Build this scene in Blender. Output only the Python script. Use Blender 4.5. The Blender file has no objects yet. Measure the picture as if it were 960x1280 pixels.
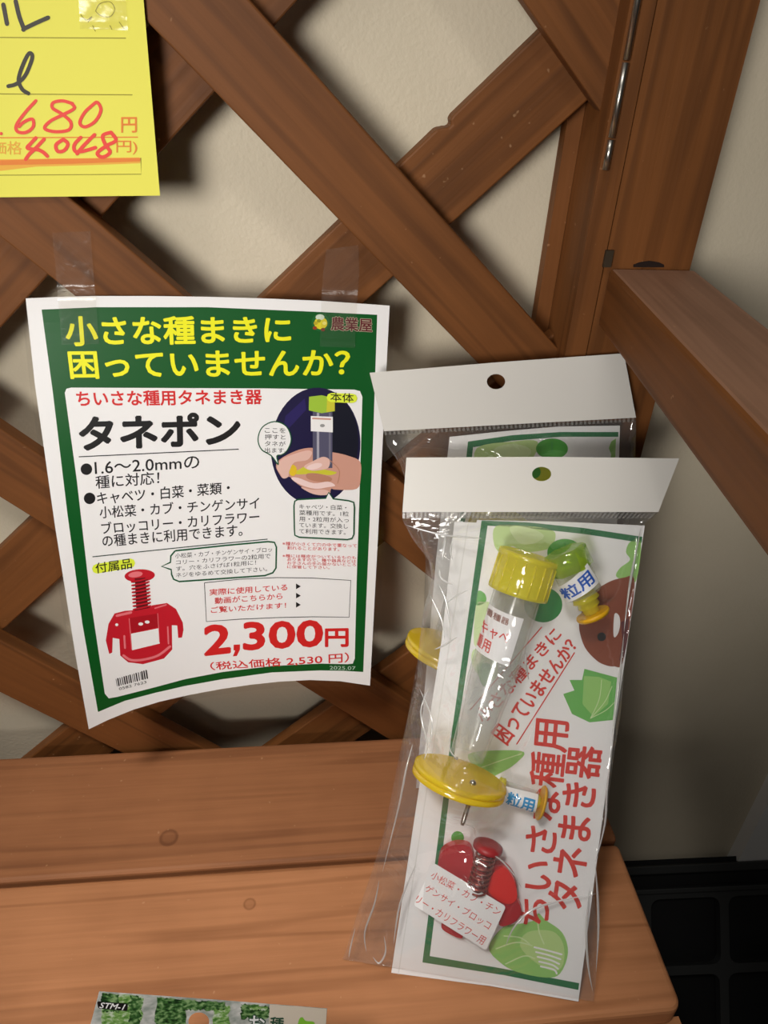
import bpy, bmesh, math, random
from mathutils import Vector, Matrix
from mathutils.geometry import tessellate_polygon
random.seed(7)
SC = bpy.context.scene
COL = SC.collection
# ------------------------------------------------------------------ camera
F = 950.0
def _n(v): return v.normalized()
_d = _n(Vector((400-480, 2100-640, F)))               # world down, in camera axes (x right, y down, z forward)
_x = Vector((8500.0, -152.0, F)).normalized()
_x = _n(_x - _d*_x.dot(_d))
_y = (-_d).cross(_x)
RM = Matrix((_x, _y, -_d))                             # camera axes -> world
CAM = Vector((0.0, -0.47468, 0.55999))
cd = bpy.data.cameras.new('camera'); cam = bpy.data.objects.new('camera', cd); COL.objects.link(cam)
cd.sensor_fit = 'VERTICAL'; cd.sensor_height = 36.0; cd.lens = F/1280*36.0
cd.clip_start = 0.01; cd.clip_end = 50
rt = RM.transposed()
cx, cy, cz = RM @ Vector((1, 0, 0)), RM @ Vector((0, -1, 0)), RM @ Vector((0, 0, -1))
M4 = Matrix((cx, cy, cz)).transposed().to_4x4(); M4.translation = CAM
cam.matrix_world = M4
SC.camera = cam
# ------------------------------------------------------------------ world, lights, exposure
SC.view_settings.view_transform = 'Standard'; SC.view_settings.look = 'None'
SC.view_settings.gamma = 1.0; SC.view_settings.use_curve_mapping = False
SC.view_settings.exposure = 0.26
SC.cycles.transparent_max_bounces = 32
W = bpy.data.worlds.new('store_ambient'); SC.world = W; W.use_nodes = True
W.node_tree.nodes['Background'].inputs[0].default_value = (1.0, 0.93, 0.82, 1)
W.node_tree.nodes['Background'].inputs[1].default_value = 0.018
def area(name, loc, target, sx, sy, watts, col):
    l = bpy.data.lights.new(name, 'AREA'); l.shape = 'RECTANGLE'; l.size = sx; l.size_y = sy
    l.energy = watts; l.color = col
    o = bpy.data.objects.new(name, l); COL.objects.link(o); o.location = loc
    o.rotation_euler = (Vector(target)-Vector(loc)).to_track_quat('-Z', 'Y').to_euler()
    return o
WARM = (1.0, 0.965, 0.91)
area('ceiling_tube', (-0.35, -0.60, 1.60), (-0.05, -0.1, 0.15), 1.0, 0.06, 3.5, WARM)
area('ceiling_tube_side', (-0.5, -2.6, 2.0), (0.1, -0.1, 0.3), 1.2, 0.10, 1.0, WARM)
def spot(name, loc, target, watts, deg, soft):
    l = bpy.data.lights.new(name, 'SPOT'); l.energy = watts; l.color = WARM; l.spot_size = math.radians(deg); l.spot_blend = 1.0; l.shadow_soft_size = soft
    o = bpy.data.objects.new(name, l); COL.objects.link(o); o.location = loc
    o.rotation_euler = (Vector(target)-Vector(loc)).to_track_quat('-Z', 'Y').to_euler()
spot('added_front_spot', (-0.80, -1.55, 0.74), (-0.05, 0, 0.50), 122, 30, 0.36)  # unseen spot, added; its soft cone lets the right side fall dim
spot('added_overhead_spot', (-0.45, -0.75, 1.55), (-0.10, -0.19, 0.08), 66, 30, 0.12)  # unseen spot, added to pool light on the shelf and leave the right darker

# ------------------------------------------------------------------ photo measurements -> places
def ray(u, v): return RM @ Vector(((u-480)/F, (v-640)/F, 1.0))
def PY(u, v, Y): r = ray(u, v); return CAM + r*((Y-CAM.y)/r.y)
def PZ(u, v, Z): r = ray(u, v); return CAM + r*((Z-CAM.z)/r.z)
class Plane:
    """a flat sheet standing in the scene; off = height above the sheet"""
    def __init__(s, a, b, c):
        s.o = a.copy(); s.n = (b-a).cross(c-a).normalized()
        if s.n.dot(CAM-a) < 0: s.n.negate()
    def __call__(s, u, v, off=0.0):
        r = ray(u, v); o = s.o + s.n*off
        return CAM + r*((o-CAM).dot(s.n)/r.dot(s.n))
class Curved:
    """a sheet with depth Y given by a smooth function"""
    def __init__(s, fn): s.fn = fn
    def __call__(s, u, v, off=0.0):
        p = PY(u, v, s.fn(u, v)); return p + (CAM-p).normalized()*off

# ------------------------------------------------------------------ materials
def lin(c):
    def f(x):
        x /= 255.0
        return x/12.92 if x <= 0.04045 else ((x+0.055)/1.055)**2.4
    return (f(c[0]), f(c[1]), f(c[2]), 1.0)
def new_mat(name):
    m = bpy.data.materials.new(name); m.use_nodes = True
    nt = m.node_tree; nt.nodes.clear()
    out = nt.nodes.new('ShaderNodeOutputMaterial')
    return m, nt, out
def N(nt, t, **kw):
    n = nt.nodes.new('ShaderNode'+t)
    for k, v in kw.items():
        if hasattr(n, k): setattr(n, k, v)
        else: n.inputs[k.replace('_', ' ')].default_value = v
    return n
_flat = {}
def flat(rgb, rough=0.55, metal=0.0, spec=0.4, name=None):
    key = (rgb, rough, metal, spec)
    if key in _flat: return _flat[key]
    m, nt, out = new_mat(name or 'ink_%02x%02x%02x' % rgb)
    b = N(nt, 'BsdfPrincipled'); b.inputs['Base Color'].default_value = lin(rgb)
    b.inputs['Roughness'].default_value = rough; b.inputs['Metallic'].default_value = metal
    b.inputs['Specular IOR Level'].default_value = spec
    nt.links.new(b.outputs[0], out.inputs[0]); _flat[key] = m
    return m
def wood(name, light, dark, scale=1.0, rough=0.6, knots=()):
    m, nt, out = new_mat(name); L = nt.links.new
    tc = N(nt, 'TexCoord'); oi = N(nt, 'ObjectInfo')
    add = N(nt, 'VectorMath', operation='ADD'); mul = N(nt, 'VectorMath', operation='SCALE'); mul.inputs['Scale'].default_value = 7.3
    comb = N(nt, 'CombineXYZ'); L(oi.outputs['Random'], comb.inputs[0]); L(oi.outputs['Random'], comb.inputs[1]); L(oi.outputs['Random'], comb.inputs[2])
    L(comb.outputs[0], mul.inputs[0]); L(tc.outputs['Object'], add.inputs[0]); L(mul.outputs[0], add.inputs[1])
    # growth-ring bands: stretched and bent along the grain
    mp = N(nt, 'Mapping'); mp.inputs['Scale'].default_value = (1.7*scale, 42*scale, 42*scale); L(add.outputs[0], mp.inputs[0])
    warp = N(nt, 'TexNoise'); warp.inputs['Scale'].default_value = 0.9; warp.inputs['Detail'].default_value = 2.0; L(mp.outputs[0], warp.inputs['Vector'])
    wm = N(nt, 'Math', operation='MULTIPLY'); wm.inputs[1].default_value = 26.0; L(warp.outputs['Fac'], wm.inputs[0])
    sn = N(nt, 'Math', operation='SINE'); L(wm.outputs[0], sn.inputs[0])
    pw = N(nt, 'MapRange'); pw.inputs['From Min'].default_value = 0.35; pw.inputs['From Max'].default_value = 1.0; L(sn.outputs[0], pw.inputs['Value'])
    # fine fibres
    mp2 = N(nt, 'Mapping'); mp2.inputs['Scale'].default_value = (9*scale, 260*scale, 260*scale); L(add.outputs[0], mp2.inputs[0])
    fib = N(nt, 'TexNoise'); fib.inputs['Scale'].default_value = 1.0; fib.inputs['Detail'].default_value = 3.0; L(mp2.outputs[0], fib.inputs['Vector'])
    # blotches of the stain
    bl = N(nt, 'TexNoise'); bl.inputs['Scale'].default_value = 14.0; bl.inputs['Detail'].default_value = 3.0; L(add.outputs[0], bl.inputs['Vector'])
    a1 = N(nt, 'Math', operation='MULTIPLY_ADD'); a1.inputs[1].default_value = 0.31; L(pw.outputs[0], a1.inputs[0])
    a2 = N(nt, 'Math', operation='MULTIPLY_ADD'); a2.inputs[1].default_value = 0.55; a2.inputs[2].default_value = -0.15; L(fib.outputs['Fac'], a2.inputs[0])
    a3 = N(nt, 'Math', operation='MULTIPLY_ADD'); a3.inputs[1].default_value = 0.6; a3.inputs[2].default_value = -0.2; L(bl.outputs['Fac'], a3.inputs[0])
    s1 = N(nt, 'Math', operation='ADD'); L(a2.outputs[0], s1.inputs[0]); L(a3.outputs[0], s1.inputs[1]); L(s1.outputs[0], a1.inputs[2])
    fac = a1.outputs[0]
    for (kx, ky, kz, kr) in knots:
        sub = N(nt, 'VectorMath', operation='DISTANCE'); sub.inputs[1].default_value = (kx, ky, kz); L(tc.outputs['Object'], sub.inputs[0])
        ring = N(nt, 'MapRange'); ring.inputs['From Min'].default_value = kr*1.15; ring.inputs['From Max'].default_value = kr*0.9
        ring.inputs['To Max'].default_value = 0.6; L(sub.outputs['Value'], ring.inputs['Value'])
        core = N(nt, 'MapRange'); core.inputs['From Min'].default_value = kr*0.9; core.inputs['From Max'].default_value = kr*0.6
        core.inputs['To Max'].default_value = -0.35; L(sub.outputs['Value'], core.inputs['Value'])
        s2 = N(nt, 'Math', operation='ADD'); L(ring.outputs[0], s2.inputs[0]); L(core.outputs[0], s2.inputs[1])
        s3 = N(nt, 'Math', operation='ADD'); L(s2.outputs[0], s3.inputs[0]); L(fac, s3.inputs[1]); fac = s3.outputs[0]
    cr = N(nt, 'ValToRGB'); cr.color_ramp.elements[0].color = lin(light); cr.color_ramp.elements[1].color = lin(dark)
    cr.color_ramp.elements[0].position = 0.0; cr.color_ramp.elements[1].position = 0.95; L(fac, cr.inputs[0])
    # scuffs
    sc = N(nt, 'TexNoise'); sc.inputs['Scale'].default_value = 210.0; sc.inputs['Detail'].default_value = 1.0; L(add.outputs[0], sc.inputs['Vector'])
    sr = N(nt, 'MapRange'); sr.inputs['From Min'].default_value = 0.76; sr.inputs['From Max'].default_value = 0.82; sr.inputs['To Max'].default_value = 0.28; L(sc.outputs['Fac'], sr.inputs['Value'])
    mx = N(nt, 'Mix', data_type='RGBA'); L(sr.outputs[0], mx.inputs[0]); L(cr.outputs[0], mx.inputs[6]); mx.inputs[7].default_value = lin((214, 170, 128))
    b = N(nt, 'BsdfPrincipled'); L(mx.outputs[2], b.inputs['Base Color']); b.inputs['Roughness'].default_value = rough
    b.inputs['Specular IOR Level'].default_value = 0.3
    bp = N(nt, 'Bump'); bp.inputs['Strength'].default_value = 0.25; bp.inputs['Distance'].default_value = 0.001; L(fib.outputs['Fac'], bp.inputs['Height']); L(bp.outputs[0], b.inputs['Normal'])
    L(b.outputs[0], out.inputs[0])
    return m
def film(name, tint=(1, 1, 1), gloss=0.10, edge=0.55, rough=0.06, bump=0.0, bscale=60.0, haze=0.0, bdist=0.002):
    """clear plastic: see-through, with sharp reflections and more of them at grazing angles"""
    m, nt, out = new_mat(name); L = nt.links.new
    tr = N(nt, 'BsdfTransparent'); tr.inputs[0].default_value = (*tint, 1)
    gl = N(nt, 'BsdfGlossy'); gl.inputs['Roughness'].default_value = rough; gl.inputs['Color'].default_value = (1, 1, 1, 1)
    lw = N(nt, 'LayerWeight'); lw.inputs['Blend'].default_value = 0.25
    mr = N(nt, 'MapRange'); mr.inputs['To Min'].default_value = gloss; mr.inputs['To Max'].default_value = edge
    L(lw.outputs['Facing'], mr.inputs['Value'])
    pw = N(nt, 'Math', operation='POWER'); pw.inputs[1].default_value = 2.2
    L(lw.outputs['Facing'], pw.inputs[0]); L(pw.outputs[0], mr.inputs['Value'])
    if bump > 0:
        tc = N(nt, 'TexCoord'); no = N(nt, 'TexNoise'); no.inputs['Scale'].default_value = bscale; no.inputs['Detail'].default_value = 2.5
        no.inputs['Distortion'].default_value = 0.8
        L(tc.outputs['Object'], no.inputs['Vector']); bp = N(nt, 'Bump'); bp.inputs['Strength'].default_value = bump; bp.inputs['Distance'].default_value = bdist
        L(no.outputs['Fac'], bp.inputs['Height']); L(bp.outputs[0], gl.inputs['Normal']); L(bp.outputs[0], lw.inputs['Normal'])
    base = tr.outputs[0]
    if haze > 0:
        df = N(nt, 'BsdfDiffuse'); df.inputs[0].default_value = (*tint, 1)
        tl = N(nt, 'BsdfTranslucent'); tl.inputs[0].default_value = (*tint, 1)
        ad = N(nt, 'MixShader'); ad.inputs[0].default_value = 0.4; L(df.outputs[0], ad.inputs[1]); L(tl.outputs[0], ad.inputs[2])
        mh = N(nt, 'MixShader'); mh.inputs[0].default_value = haze; L(tr.outputs[0], mh.inputs[1]); L(ad.outputs[0], mh.inputs[2]); base = mh.outputs[0]
    mx = N(nt, 'MixShader'); L(mr.outputs[0], mx.inputs[0]); L(base, mx.inputs[1]); L(gl.outputs[0], mx.inputs[2])
    L(mx.outputs[0], out.inputs[0])
    return m
def mottled(name, c1, c2, scale, rough=0.6, bump=0.15, c3=None):
    m, nt, out = new_mat(name); L = nt.links.new
    tc = N(nt, 'TexCoord'); no = N(nt, 'TexNoise'); no.inputs['Scale'].default_value = scale; no.inputs['Detail'].default_value = 6
    L(tc.outputs['Object'], no.inputs['Vector'])
    cr = N(nt, 'ValToRGB'); cr.color_ramp.elements[0].color = lin(c1); cr.color_ramp.elements[1].color = lin(c2)
    cr.color_ramp.elements[0].position = 0.35; cr.color_ramp.elements[1].position = 0.65
    if c3:
        e = cr.color_ramp.elements.new(0.5); e.color = lin(c3)
    L(no.outputs['Fac'], cr.inputs[0])
    b = N(nt, 'BsdfPrincipled'); L(cr.outputs[0], b.inputs['Base Color']); b.inputs['Roughness'].default_value = rough; b.inputs['Specular IOR Level'].default_value = 0.3
    if bump:
        bp = N(nt, 'Bump'); bp.inputs['Strength'].default_value = bump; bp.inputs['Distance'].default_value = 0.002
        n2 = N(nt, 'TexNoise'); n2.inputs['Scale'].default_value = 350; L(tc.outputs['Object'], n2.inputs['Vector'])
        L(n2.outputs['Fac'], bp.inputs['Height']); L(bp.outputs[0], b.inputs['Normal'])
    L(b.outputs[0], out.inputs[0]); return m

WOOD = wood('stained_lattice_wood', (124, 75, 35), (76, 43, 16))
WOOD_S = wood('stained_shelf_wood', (180, 122, 80), (126, 78, 46), scale=0.9)
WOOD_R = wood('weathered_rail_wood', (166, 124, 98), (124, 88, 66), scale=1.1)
WALL = mottled('painted_wall', (207, 195, 172), (213, 201, 179), 9, 0.55, 0.2)
PAPER = flat((240, 238, 238), 0.5, name='white_paper')
PAPER_BACK = flat((226, 224, 222), 0.6, name='paper_back')
GREEN = flat((0, 84, 28), 0.4)
YEL = flat((240, 238, 20), 0.45)
RED = flat((212, 34, 34), 0.45)
BLACK = flat((18, 16, 18), 0.45)
METAL = flat((190, 186, 178), 0.3, 1.0, name='steel')
BAGFILM = film('bag_film', (0.965, 0.965, 0.965), 0.07, 0.6, 0.07, 0.8, 30.0, 0.05, 0.006)
FOLD_GLINT = film('film_fold_glint', (0.98, 0.98, 0.98), 0.22, 0.6, 0.2, haze=0.5)  # whitish haze puts the glints of the creases into the colour
TAPE = film('clear_tape_film', (0.97, 0.96, 0.94), 0.03, 0.35, 0.2, 0.25, 90.0, 0.03)
LAMI = film('laminate', (0.96, 0.96, 0.96), 0.03, 0.35, 0.12)
CLEAR = film('clear_plastic_tube', (0.96, 0.965, 0.96), 0.06, 0.55, 0.10, 0.05, 30, 0.15)
YCLEAR = film('yellow_clear_plastic', (1.0, 0.91, 0.04), 0.08, 0.5, 0.08, 0.1, 60, 0.86)
YDISC = film('golden_clear_plastic', (1.0, 0.80, 0.05), 0.08, 0.5, 0.08, 0.1, 60, 0.72)
GCLEAR = film('lime_clear_plastic', (0.72, 0.90, 0.12), 0.10, 0.6, 0.08, 0.1, 60, 0.35)
RCLEAR = film('red_clear_plastic', (0.80, 0.04, 0.06), 0.08, 0.6, 0.1, 0.1, 60, 0.62)

# ------------------------------------------------------------------ object helpers
def link(name, me, parent=None):
    o = bpy.data.objects.new(name, me); COL.objects.link(o)
    if parent:
        o.parent = parent; o.matrix_parent_inverse = parent.matrix_world.inverted()
    return o
def thing(name, label, cat, loc=(0, 0, 0), group=None):
    o = bpy.data.objects.new(name, None); COL.objects.link(o); o.empty_display_size = 0.02
    o.location = loc; o.matrix_world = Matrix.Translation(Vector(loc))
    tag(o, label, cat, group); return o
def tag(o, label, cat, group=None):
    o['label'] = label; o['category'] = cat
    if group: o['group'] = group
    return o
def struct(o, label=None):
    o['kind'] = 'structure'
    if label: o['label'] = label
    return o
def from_bm(name, bm, mats, parent=None, smooth=False, origin=None):
    if origin is not None:
        for v in bm.verts: v.co -= origin
    me = bpy.data.meshes.new(name); bm.normal_update(); bm.to_mesh(me); bm.free()
    for m in (mats if isinstance(mats, (list, tuple)) else [mats]): me.materials.append(m)
    if smooth:
        for p in me.polygons: p.use_smooth = True
    o = link(name, me)
    if origin is not None: o.location = origin
    if parent:
        bpy.context.view_layer.update()
        o.parent = parent; o.matrix_parent_inverse = parent.matrix_world.inverted()
    return o
def bevel(bm, w, seg=2):
    bmesh.ops.bevel(bm, geom=[e for e in bm.edges if len(e.link_faces) == 2 and e.calc_face_angle(0) > 0.5], offset=w, segments=seg, profile=0.5, affect='EDGES', clamp_overlap=True)
def box_bm(x0, x1, y0, y1, z0, z1, bm=None):
    bm = bm or bmesh.new()
    vs = [bm.verts.new((x, y, z)) for x in (x0, x1) for y in (y0, y1) for z in (z0, z1)]
    for f in ((0, 1, 3, 2), (4, 6, 7, 5), (0, 4, 5, 1), (2, 3, 7, 6), (0, 2, 6, 4), (1, 5, 7, 3)):
        bm.faces.new([vs[i] for i in f])
    return bm
def oriented(name, bm, mat, origin, xaxis, yaxis, parent, smooth=False):
    """link a mesh whose local X runs along its grain"""
    x = xaxis.normalized(); y = (yaxis - x*yaxis.dot(x)).normalized(); z = x.cross(y)
    m = Matrix((x, y, z)).transposed().to_4x4(); m.translation = origin
    inv = m.inverted(); bm.transform(inv)
    bmesh.ops.recalc_face_normals(bm, faces=bm.faces)
    me = bpy.data.meshes.new(name); bm.to_mesh(me); bm.free(); me.materials.append(mat)
    o = bpy.data.objects.new(name, me); COL.objects.link(o)
    bpy.context.view_layer.update()
    if parent: o.parent = parent; o.matrix_parent_inverse = parent.matrix_world.inverted()
    o.matrix_world = m
    return o
def prism(loops, mapf, mapb, bm=None, mi=0, side_mi=None):
    """closed slab: 2D loops (outer, holes) -> front surface mapf, back surface mapb"""
    bm = bm or bmesh.new(); side_mi = mi if side_mi is None else side_mi
    pts = [p for lp in loops for p in lp]
    tris = tessellate_polygon([[Vector((p[0], p[1], 0)) for p in lp] for lp in loops])
    fv = [bm.verts.new(mapf(*p)) for p in pts]; bv = [bm.verts.new(mapb(*p)) for p in pts]
    for t in tris:
        try:
            f = bm.faces.new([fv[i] for i in t]); f.material_index = mi
            f = bm.faces.new([bv[i] for i in reversed(t)]); f.material_index = side_mi
        except ValueError: pass
    k = 0
    for lp in loops:
        n = len(lp)
        for i in range(n):
            a, b = k+i, k+(i+1) % n
            f = bm.faces.new((fv[a], fv[b], bv[b], bv[a])); f.material_index = side_mi
        k += n
    return bm
def lathe(A, B, prof, seg=28, bm=None, mi=0, cap=True):
    """profile [(t along A->B in 0..1, radius)] turned about the axis A->B"""
    bm = bm or bmesh.new(); ax = (B-A); L = ax.length; d = ax.normalized()
    s = d.orthogonal().normalized(); w = d.cross(s)
    rings = []
    for t, r in prof:
        c = A + ax*t
        rings.append([bm.verts.new(c + (s*math.cos(2*math.pi*i/seg) + w*math.sin(2*math.pi*i/seg))*r) for i in range(seg)])
    for a, b in zip(rings, rings[1:]):
        for i in range(seg):
            f = bm.faces.new((a[i], a[(i+1) % seg], b[(i+1) % seg], b[i])); f.material_index = mi; f.smooth = True
    if cap:
        f = bm.faces.new(list(reversed(rings[0]))); f.material_index = mi
        f = bm.faces.new(rings[-1]); f.material_index = mi
    return bm
def ball(c, r, bm=None):
    bm = bm or bmesh.new()
    bmesh.ops.create_uvsphere(bm, u_segments=14, v_segments=8, radius=r, matrix=Matrix.Translation(c))
    for f in bm.faces: f.smooth = True
    return bm
def tube_path(pts, r, seg=8, bm=None, mi=0, taper=False):
    bm = bm or bmesh.new(); rings = []
    prev = None
    for i, p in enumerate(pts):
        d = (pts[min(i+1, len(pts)-1)] - pts[max(i-1, 0)]).normalized()
        s = d.orthogonal().normalized() if prev is None else (prev - d*prev.dot(d)).normalized()
        prev = s; w = d.cross(s); q = r*(0.06+math.sin(math.pi*i/(len(pts)-1))) if taper else r
        rings.append([bm.verts.new(p + (s*math.cos(2*math.pi*k/seg)+w*math.sin(2*math.pi*k/seg))*q) for k in range(seg)])
    for a, b in zip(rings, rings[1:]):
        for k in range(seg):
            f = bm.faces.new((a[k], a[(k+1) % seg], b[(k+1) % seg], b[k])); f.smooth = True; f.material_index = mi
    bm.faces.new(list(reversed(rings[0]))); bm.faces.new(rings[-1])
    return bm

# ------------------------------------------------------------------ printing
_tcache = {}
def text_tris(s, off=0.0, shear=0.0):
    key = (s, off, shear)
    if key in _tcache: return _tcache[key]
    def make(o_):
        c = bpy.data.curves.new('lettering', 'FONT'); c.body = s; c.size = 1.0; c.resolution_u = 3; c.offset = o_; c.shear = shear
        o = bpy.data.objects.new('lettering', c); COL.objects.link(o)
        me = bpy.data.meshes.new_from_object(o.evaluated_get(bpy.context.evaluated_depsgraph_get()))
        me.calc_loop_triangles()
        vs = [(v.co.x, v.co.y) for v in me.vertices]; ts = [tuple(t.vertices) for t in me.loop_triangles]
        bpy.data.objects.remove(o); bpy.data.curves.remove(c); bpy.data.meshes.remove(me)
        return vs, ts
    v0, t0 = make(0.0)
    xs = [v[0] for v in v0]; ys = [v[1] for v in v0]
    x0, x1, y0, y1 = min(xs), max(xs), min(ys), max(ys)
    vs, ts = (v0, t0) if off == 0 else make(off)
    vs = [((x-x0)/(x1-x0), (y1-y)/(y1-y0)) for x, y in vs]
    _tcache[key] = (vs, ts); return _tcache[key]
def smooth_path(pts, n=6, closed=False):
    if len(pts) < 3: return list(pts)
    out = []; m = len(pts)
    rng = range(m if closed else m-1)
    for i in rng:
        g = (lambda k: pts[k % m]) if closed else (lambda k: pts[max(0, min(m-1, k))])
        p0, p1, p2, p3 = g(i-1), g(i), g(i+1), g(i+2)
        for j in range(n):
            t = j/n
            out.append(tuple(0.5*((2*p1[k]) + (-p0[k]+p2[k])*t + (2*p0[k]-5*p1[k]+4*p2[k]-p3[k])*t*t + (-p0[k]+3*p1[k]-3*p2[k]+p3[k])*t**3) for k in (0, 1)))
    if not closed: out.append(tuple(pts[-1]))
    return out
class Print:
    """ink laid on a sheet: flat shapes in the sheet's measured coordinates, then lifted on to its surface"""
    EPS = 0.00007
    def __init__(s, surf): s.surf = surf; s.bm = bmesh.new(); s.mats = []; s.layer = 1
    def mi(s, m):
        if m not in s.mats: s.mats.append(m)
        return s.mats.index(m)
    def tri(s, vs, ts, mat, layer):
        i = s.mi(mat); bv = [s.bm.verts.new((x, y, layer)) for x, y in vs]
        for t in ts:
            try: f = s.bm.faces.new([bv[k] for k in t]); f.material_index = i
            except ValueError: pass
    def poly(s, pts, mat, layer=1, holes=()):
        loops = [list(pts)] + [list(h) for h in holes]
        ts = tessellate_polygon([[Vector((p[0], p[1], 0)) for p in lp] for lp in loops])
        s.tri([p for lp in loops for p in lp], ts, mat, layer)
    def ell(s, cx, cy, rx, ry, mat, layer=1, ang=0, n=28, a0=0, a1=360):
        ca, sa = math.cos(math.radians(ang)), math.sin(math.radians(ang)); pts = []
        for i in range(n):
            t = math.radians(a0 + (a1-a0)*i/(n if a1-a0 == 360 else n-1)); x, y = rx*math.cos(t), ry*math.sin(t)
            pts.append((cx+x*ca-y*sa, cy+x*sa+y*ca))
        s.poly(pts, mat, layer); return pts
    def stroke(s, pts, w, mat, layer=2, smooth=True, closed=False):
        p = smooth_path(pts, 6, closed) if smooth else list(pts)
        if closed: p = p + [p[0]]
        vs, ts = [], []
        for i, (x, y) in enumerate(p):
            a = p[max(0, i-1)]; b = p[min(len(p)-1, i+1)]
            dx, dy = b[0]-a[0], b[1]-a[1]; l = math.hypot(dx, dy) or 1
            nx, ny = -dy/l*w/2, dx/l*w/2
            vs += [(x+nx, y+ny), (x-nx, y-ny)]
            if i: k = 2*i; ts += [(k-2, k-1, k), (k-1, k+1, k)]
        i_ = s.mi(mat); s.nst = getattr(s, 'nst', 0)+1; base = layer+0.05*(s.nst % 6)
        bv = [s.bm.verts.new((x, y, base+0.35*(k//2)/max(1, len(p)-1))) for k, (x, y) in enumerate(vs)]
        for t in ts:
            try: s.bm.faces.new([bv[k] for k in t]).material_index = i_
            except ValueError: pass
        if not closed:
            for q, z in ((p[0], -0.03), (p[-1], 0.40)): s.ell(q[0], q[1], w/2, w/2, mat, base+z, n=8)
    def text(s, body, quad, mat, layer=3, bold=0.0, shear=0.0):
        vs, ts = text_tris(body, 0.0, shear); (ax, ay), (bx, by), (cx_, cy_), (dx, dy) = quad
        out = []
        for u, v in vs:
            w00, w10, w11, w01 = (1-u)*(1-v), u*(1-v), u*v, (1-u)*v
            out.append((w00*ax+w10*bx+w11*cx_+w01*dx, w00*ay+w10*by+w11*cy_+w01*dy))
        if bold <= 0: s.tri(out, ts, mat, layer); return
        hgt = math.hypot(dx-ax, dy-ay); r = bold*hgt
        n_ = 8 if r > 0.25 else 4
        for k in range(n_):
            ox, oy = r*math.cos(2*math.pi*k/n_+0.4), r*math.sin(2*math.pi*k/n_+0.4)
            s.tri([(x+ox, y+oy) for x, y in out], ts, mat, layer+0.1*k)
    def line_text(s, body, p0, p1, h0, h1, mat, layer=3, bold=0.0):
        dx, dy = p1[0]-p0[0], p1[1]-p0[1]; l = math.hypot(dx, dy); ux, uy = dy/l, -dx/l   # glyph "up"
        q = [(p0[0]+ux*h0/2, p0[1]+uy*h0/2), (p1[0]+ux*h1/2, p1[1]+uy*h1/2), (p1[0]-ux*h1/2, p1[1]-uy*h1/2), (p0[0]-ux*h0/2, p0[1]-uy*h0/2)]
        s.text(body, q, mat, layer, bold)
    def sheet(s, loop, thick, front_mat, back_mat, holes=()):
        """the paper itself: front at the surface, a back just behind it, and its edge"""
        s.base = (list(loop), [list(h) for h in holes], thick, front_mat, back_mat)
    def build(s, name, parent=None, cell=14.0, origin=None):
        loop, holes, thick, fm, bmat = s.base
        s.poly(loop, fm, 0, holes); s.poly(loop, bmat, -1, holes)
        us = [v.co.x for v in s.bm.verts]; vs = [v.co.y for v in s.bm.verts]
        if cell:
            for ax, lo, hi in ((0, min(us), max(us)), (1, min(vs), max(vs))):
                k = math.floor(lo/cell)+1
                while k*cell < hi:
                    co = [0, 0, 0]; no = [0, 0, 0]; co[ax] = k*cell+0.013; no[ax] = 1
                    bmesh.ops.bisect_plane(s.bm, geom=s.bm.verts[:]+s.bm.edges[:]+s.bm.faces[:], plane_co=co, plane_no=no, dist=1e-5); k += 1
        # faces' winding: seen from the camera the front must face it
        for f in s.bm.faces:
            f.normal_update()
            back = f.verts[0].co.z < -0.5
            if (f.normal.z > 0) != back: f.normal_flip()       # y runs down on the sheet
        bi = s.mi(bmat)
        # edge walls
        for lp in [loop]+holes:
            n = len(lp)
            for i in range(n):
                a, b = lp[i], lp[(i+1) % n]
                m = max(1, int(math.hypot(b[0]-a[0], b[1]-a[1])/(cell or 1e9)))
                for j in range(m):
                    p = (a[0]+(b[0]-a[0])*j/m, a[1]+(b[1]-a[1])*j/m); q = (a[0]+(b[0]-a[0])*(j+1)/m, a[1]+(b[1]-a[1])*(j+1)/m)
                    f = s.bm.faces.new([s.bm.verts.new((*p, 0)), s.bm.verts.new((*q, 0)), s.bm.verts.new((*q, -1)), s.bm.verts.new((*p, -1))]); f.material_index = bi
        for v in s.bm.verts:
            u_, v_, l_ = v.co
            off = -thick if l_ < -0.5 else l_*s.EPS
            v.co = s.surf(u_, v_, off)
        bmesh.ops.remove_doubles(s.bm, verts=s.bm.verts, dist=1e-7)
        return from_bm(name, s.bm, s.mats, parent, origin=origin)
def Q(*a): return [(a[0], a[1]), (a[2], a[3]), (a[4], a[5]), (a[6], a[7])]
def rrect_path(tl, tr, br, bl, r, n=5):
    """rounded quadrilateral"""
    c = [tl, tr, br, bl]; out = []
    for i in range(4):
        p, a, b = c[i], c[i-1], c[(i+1) % 4]
        def to(q):
            l = math.hypot(q[0]-p[0], q[1]-p[1]); return (p[0]+(q[0]-p[0])*r/l, p[1]+(q[1]-p[1])*r/l)
        s_, e_ = to(a), to(b)
        for k in range(n+1):
            t = k/n
            out.append(tuple((1-t)**2*s_[j]+2*t*(1-t)*p[j]+t*t*e_[j] for j in (0, 1)))
    return out

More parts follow.
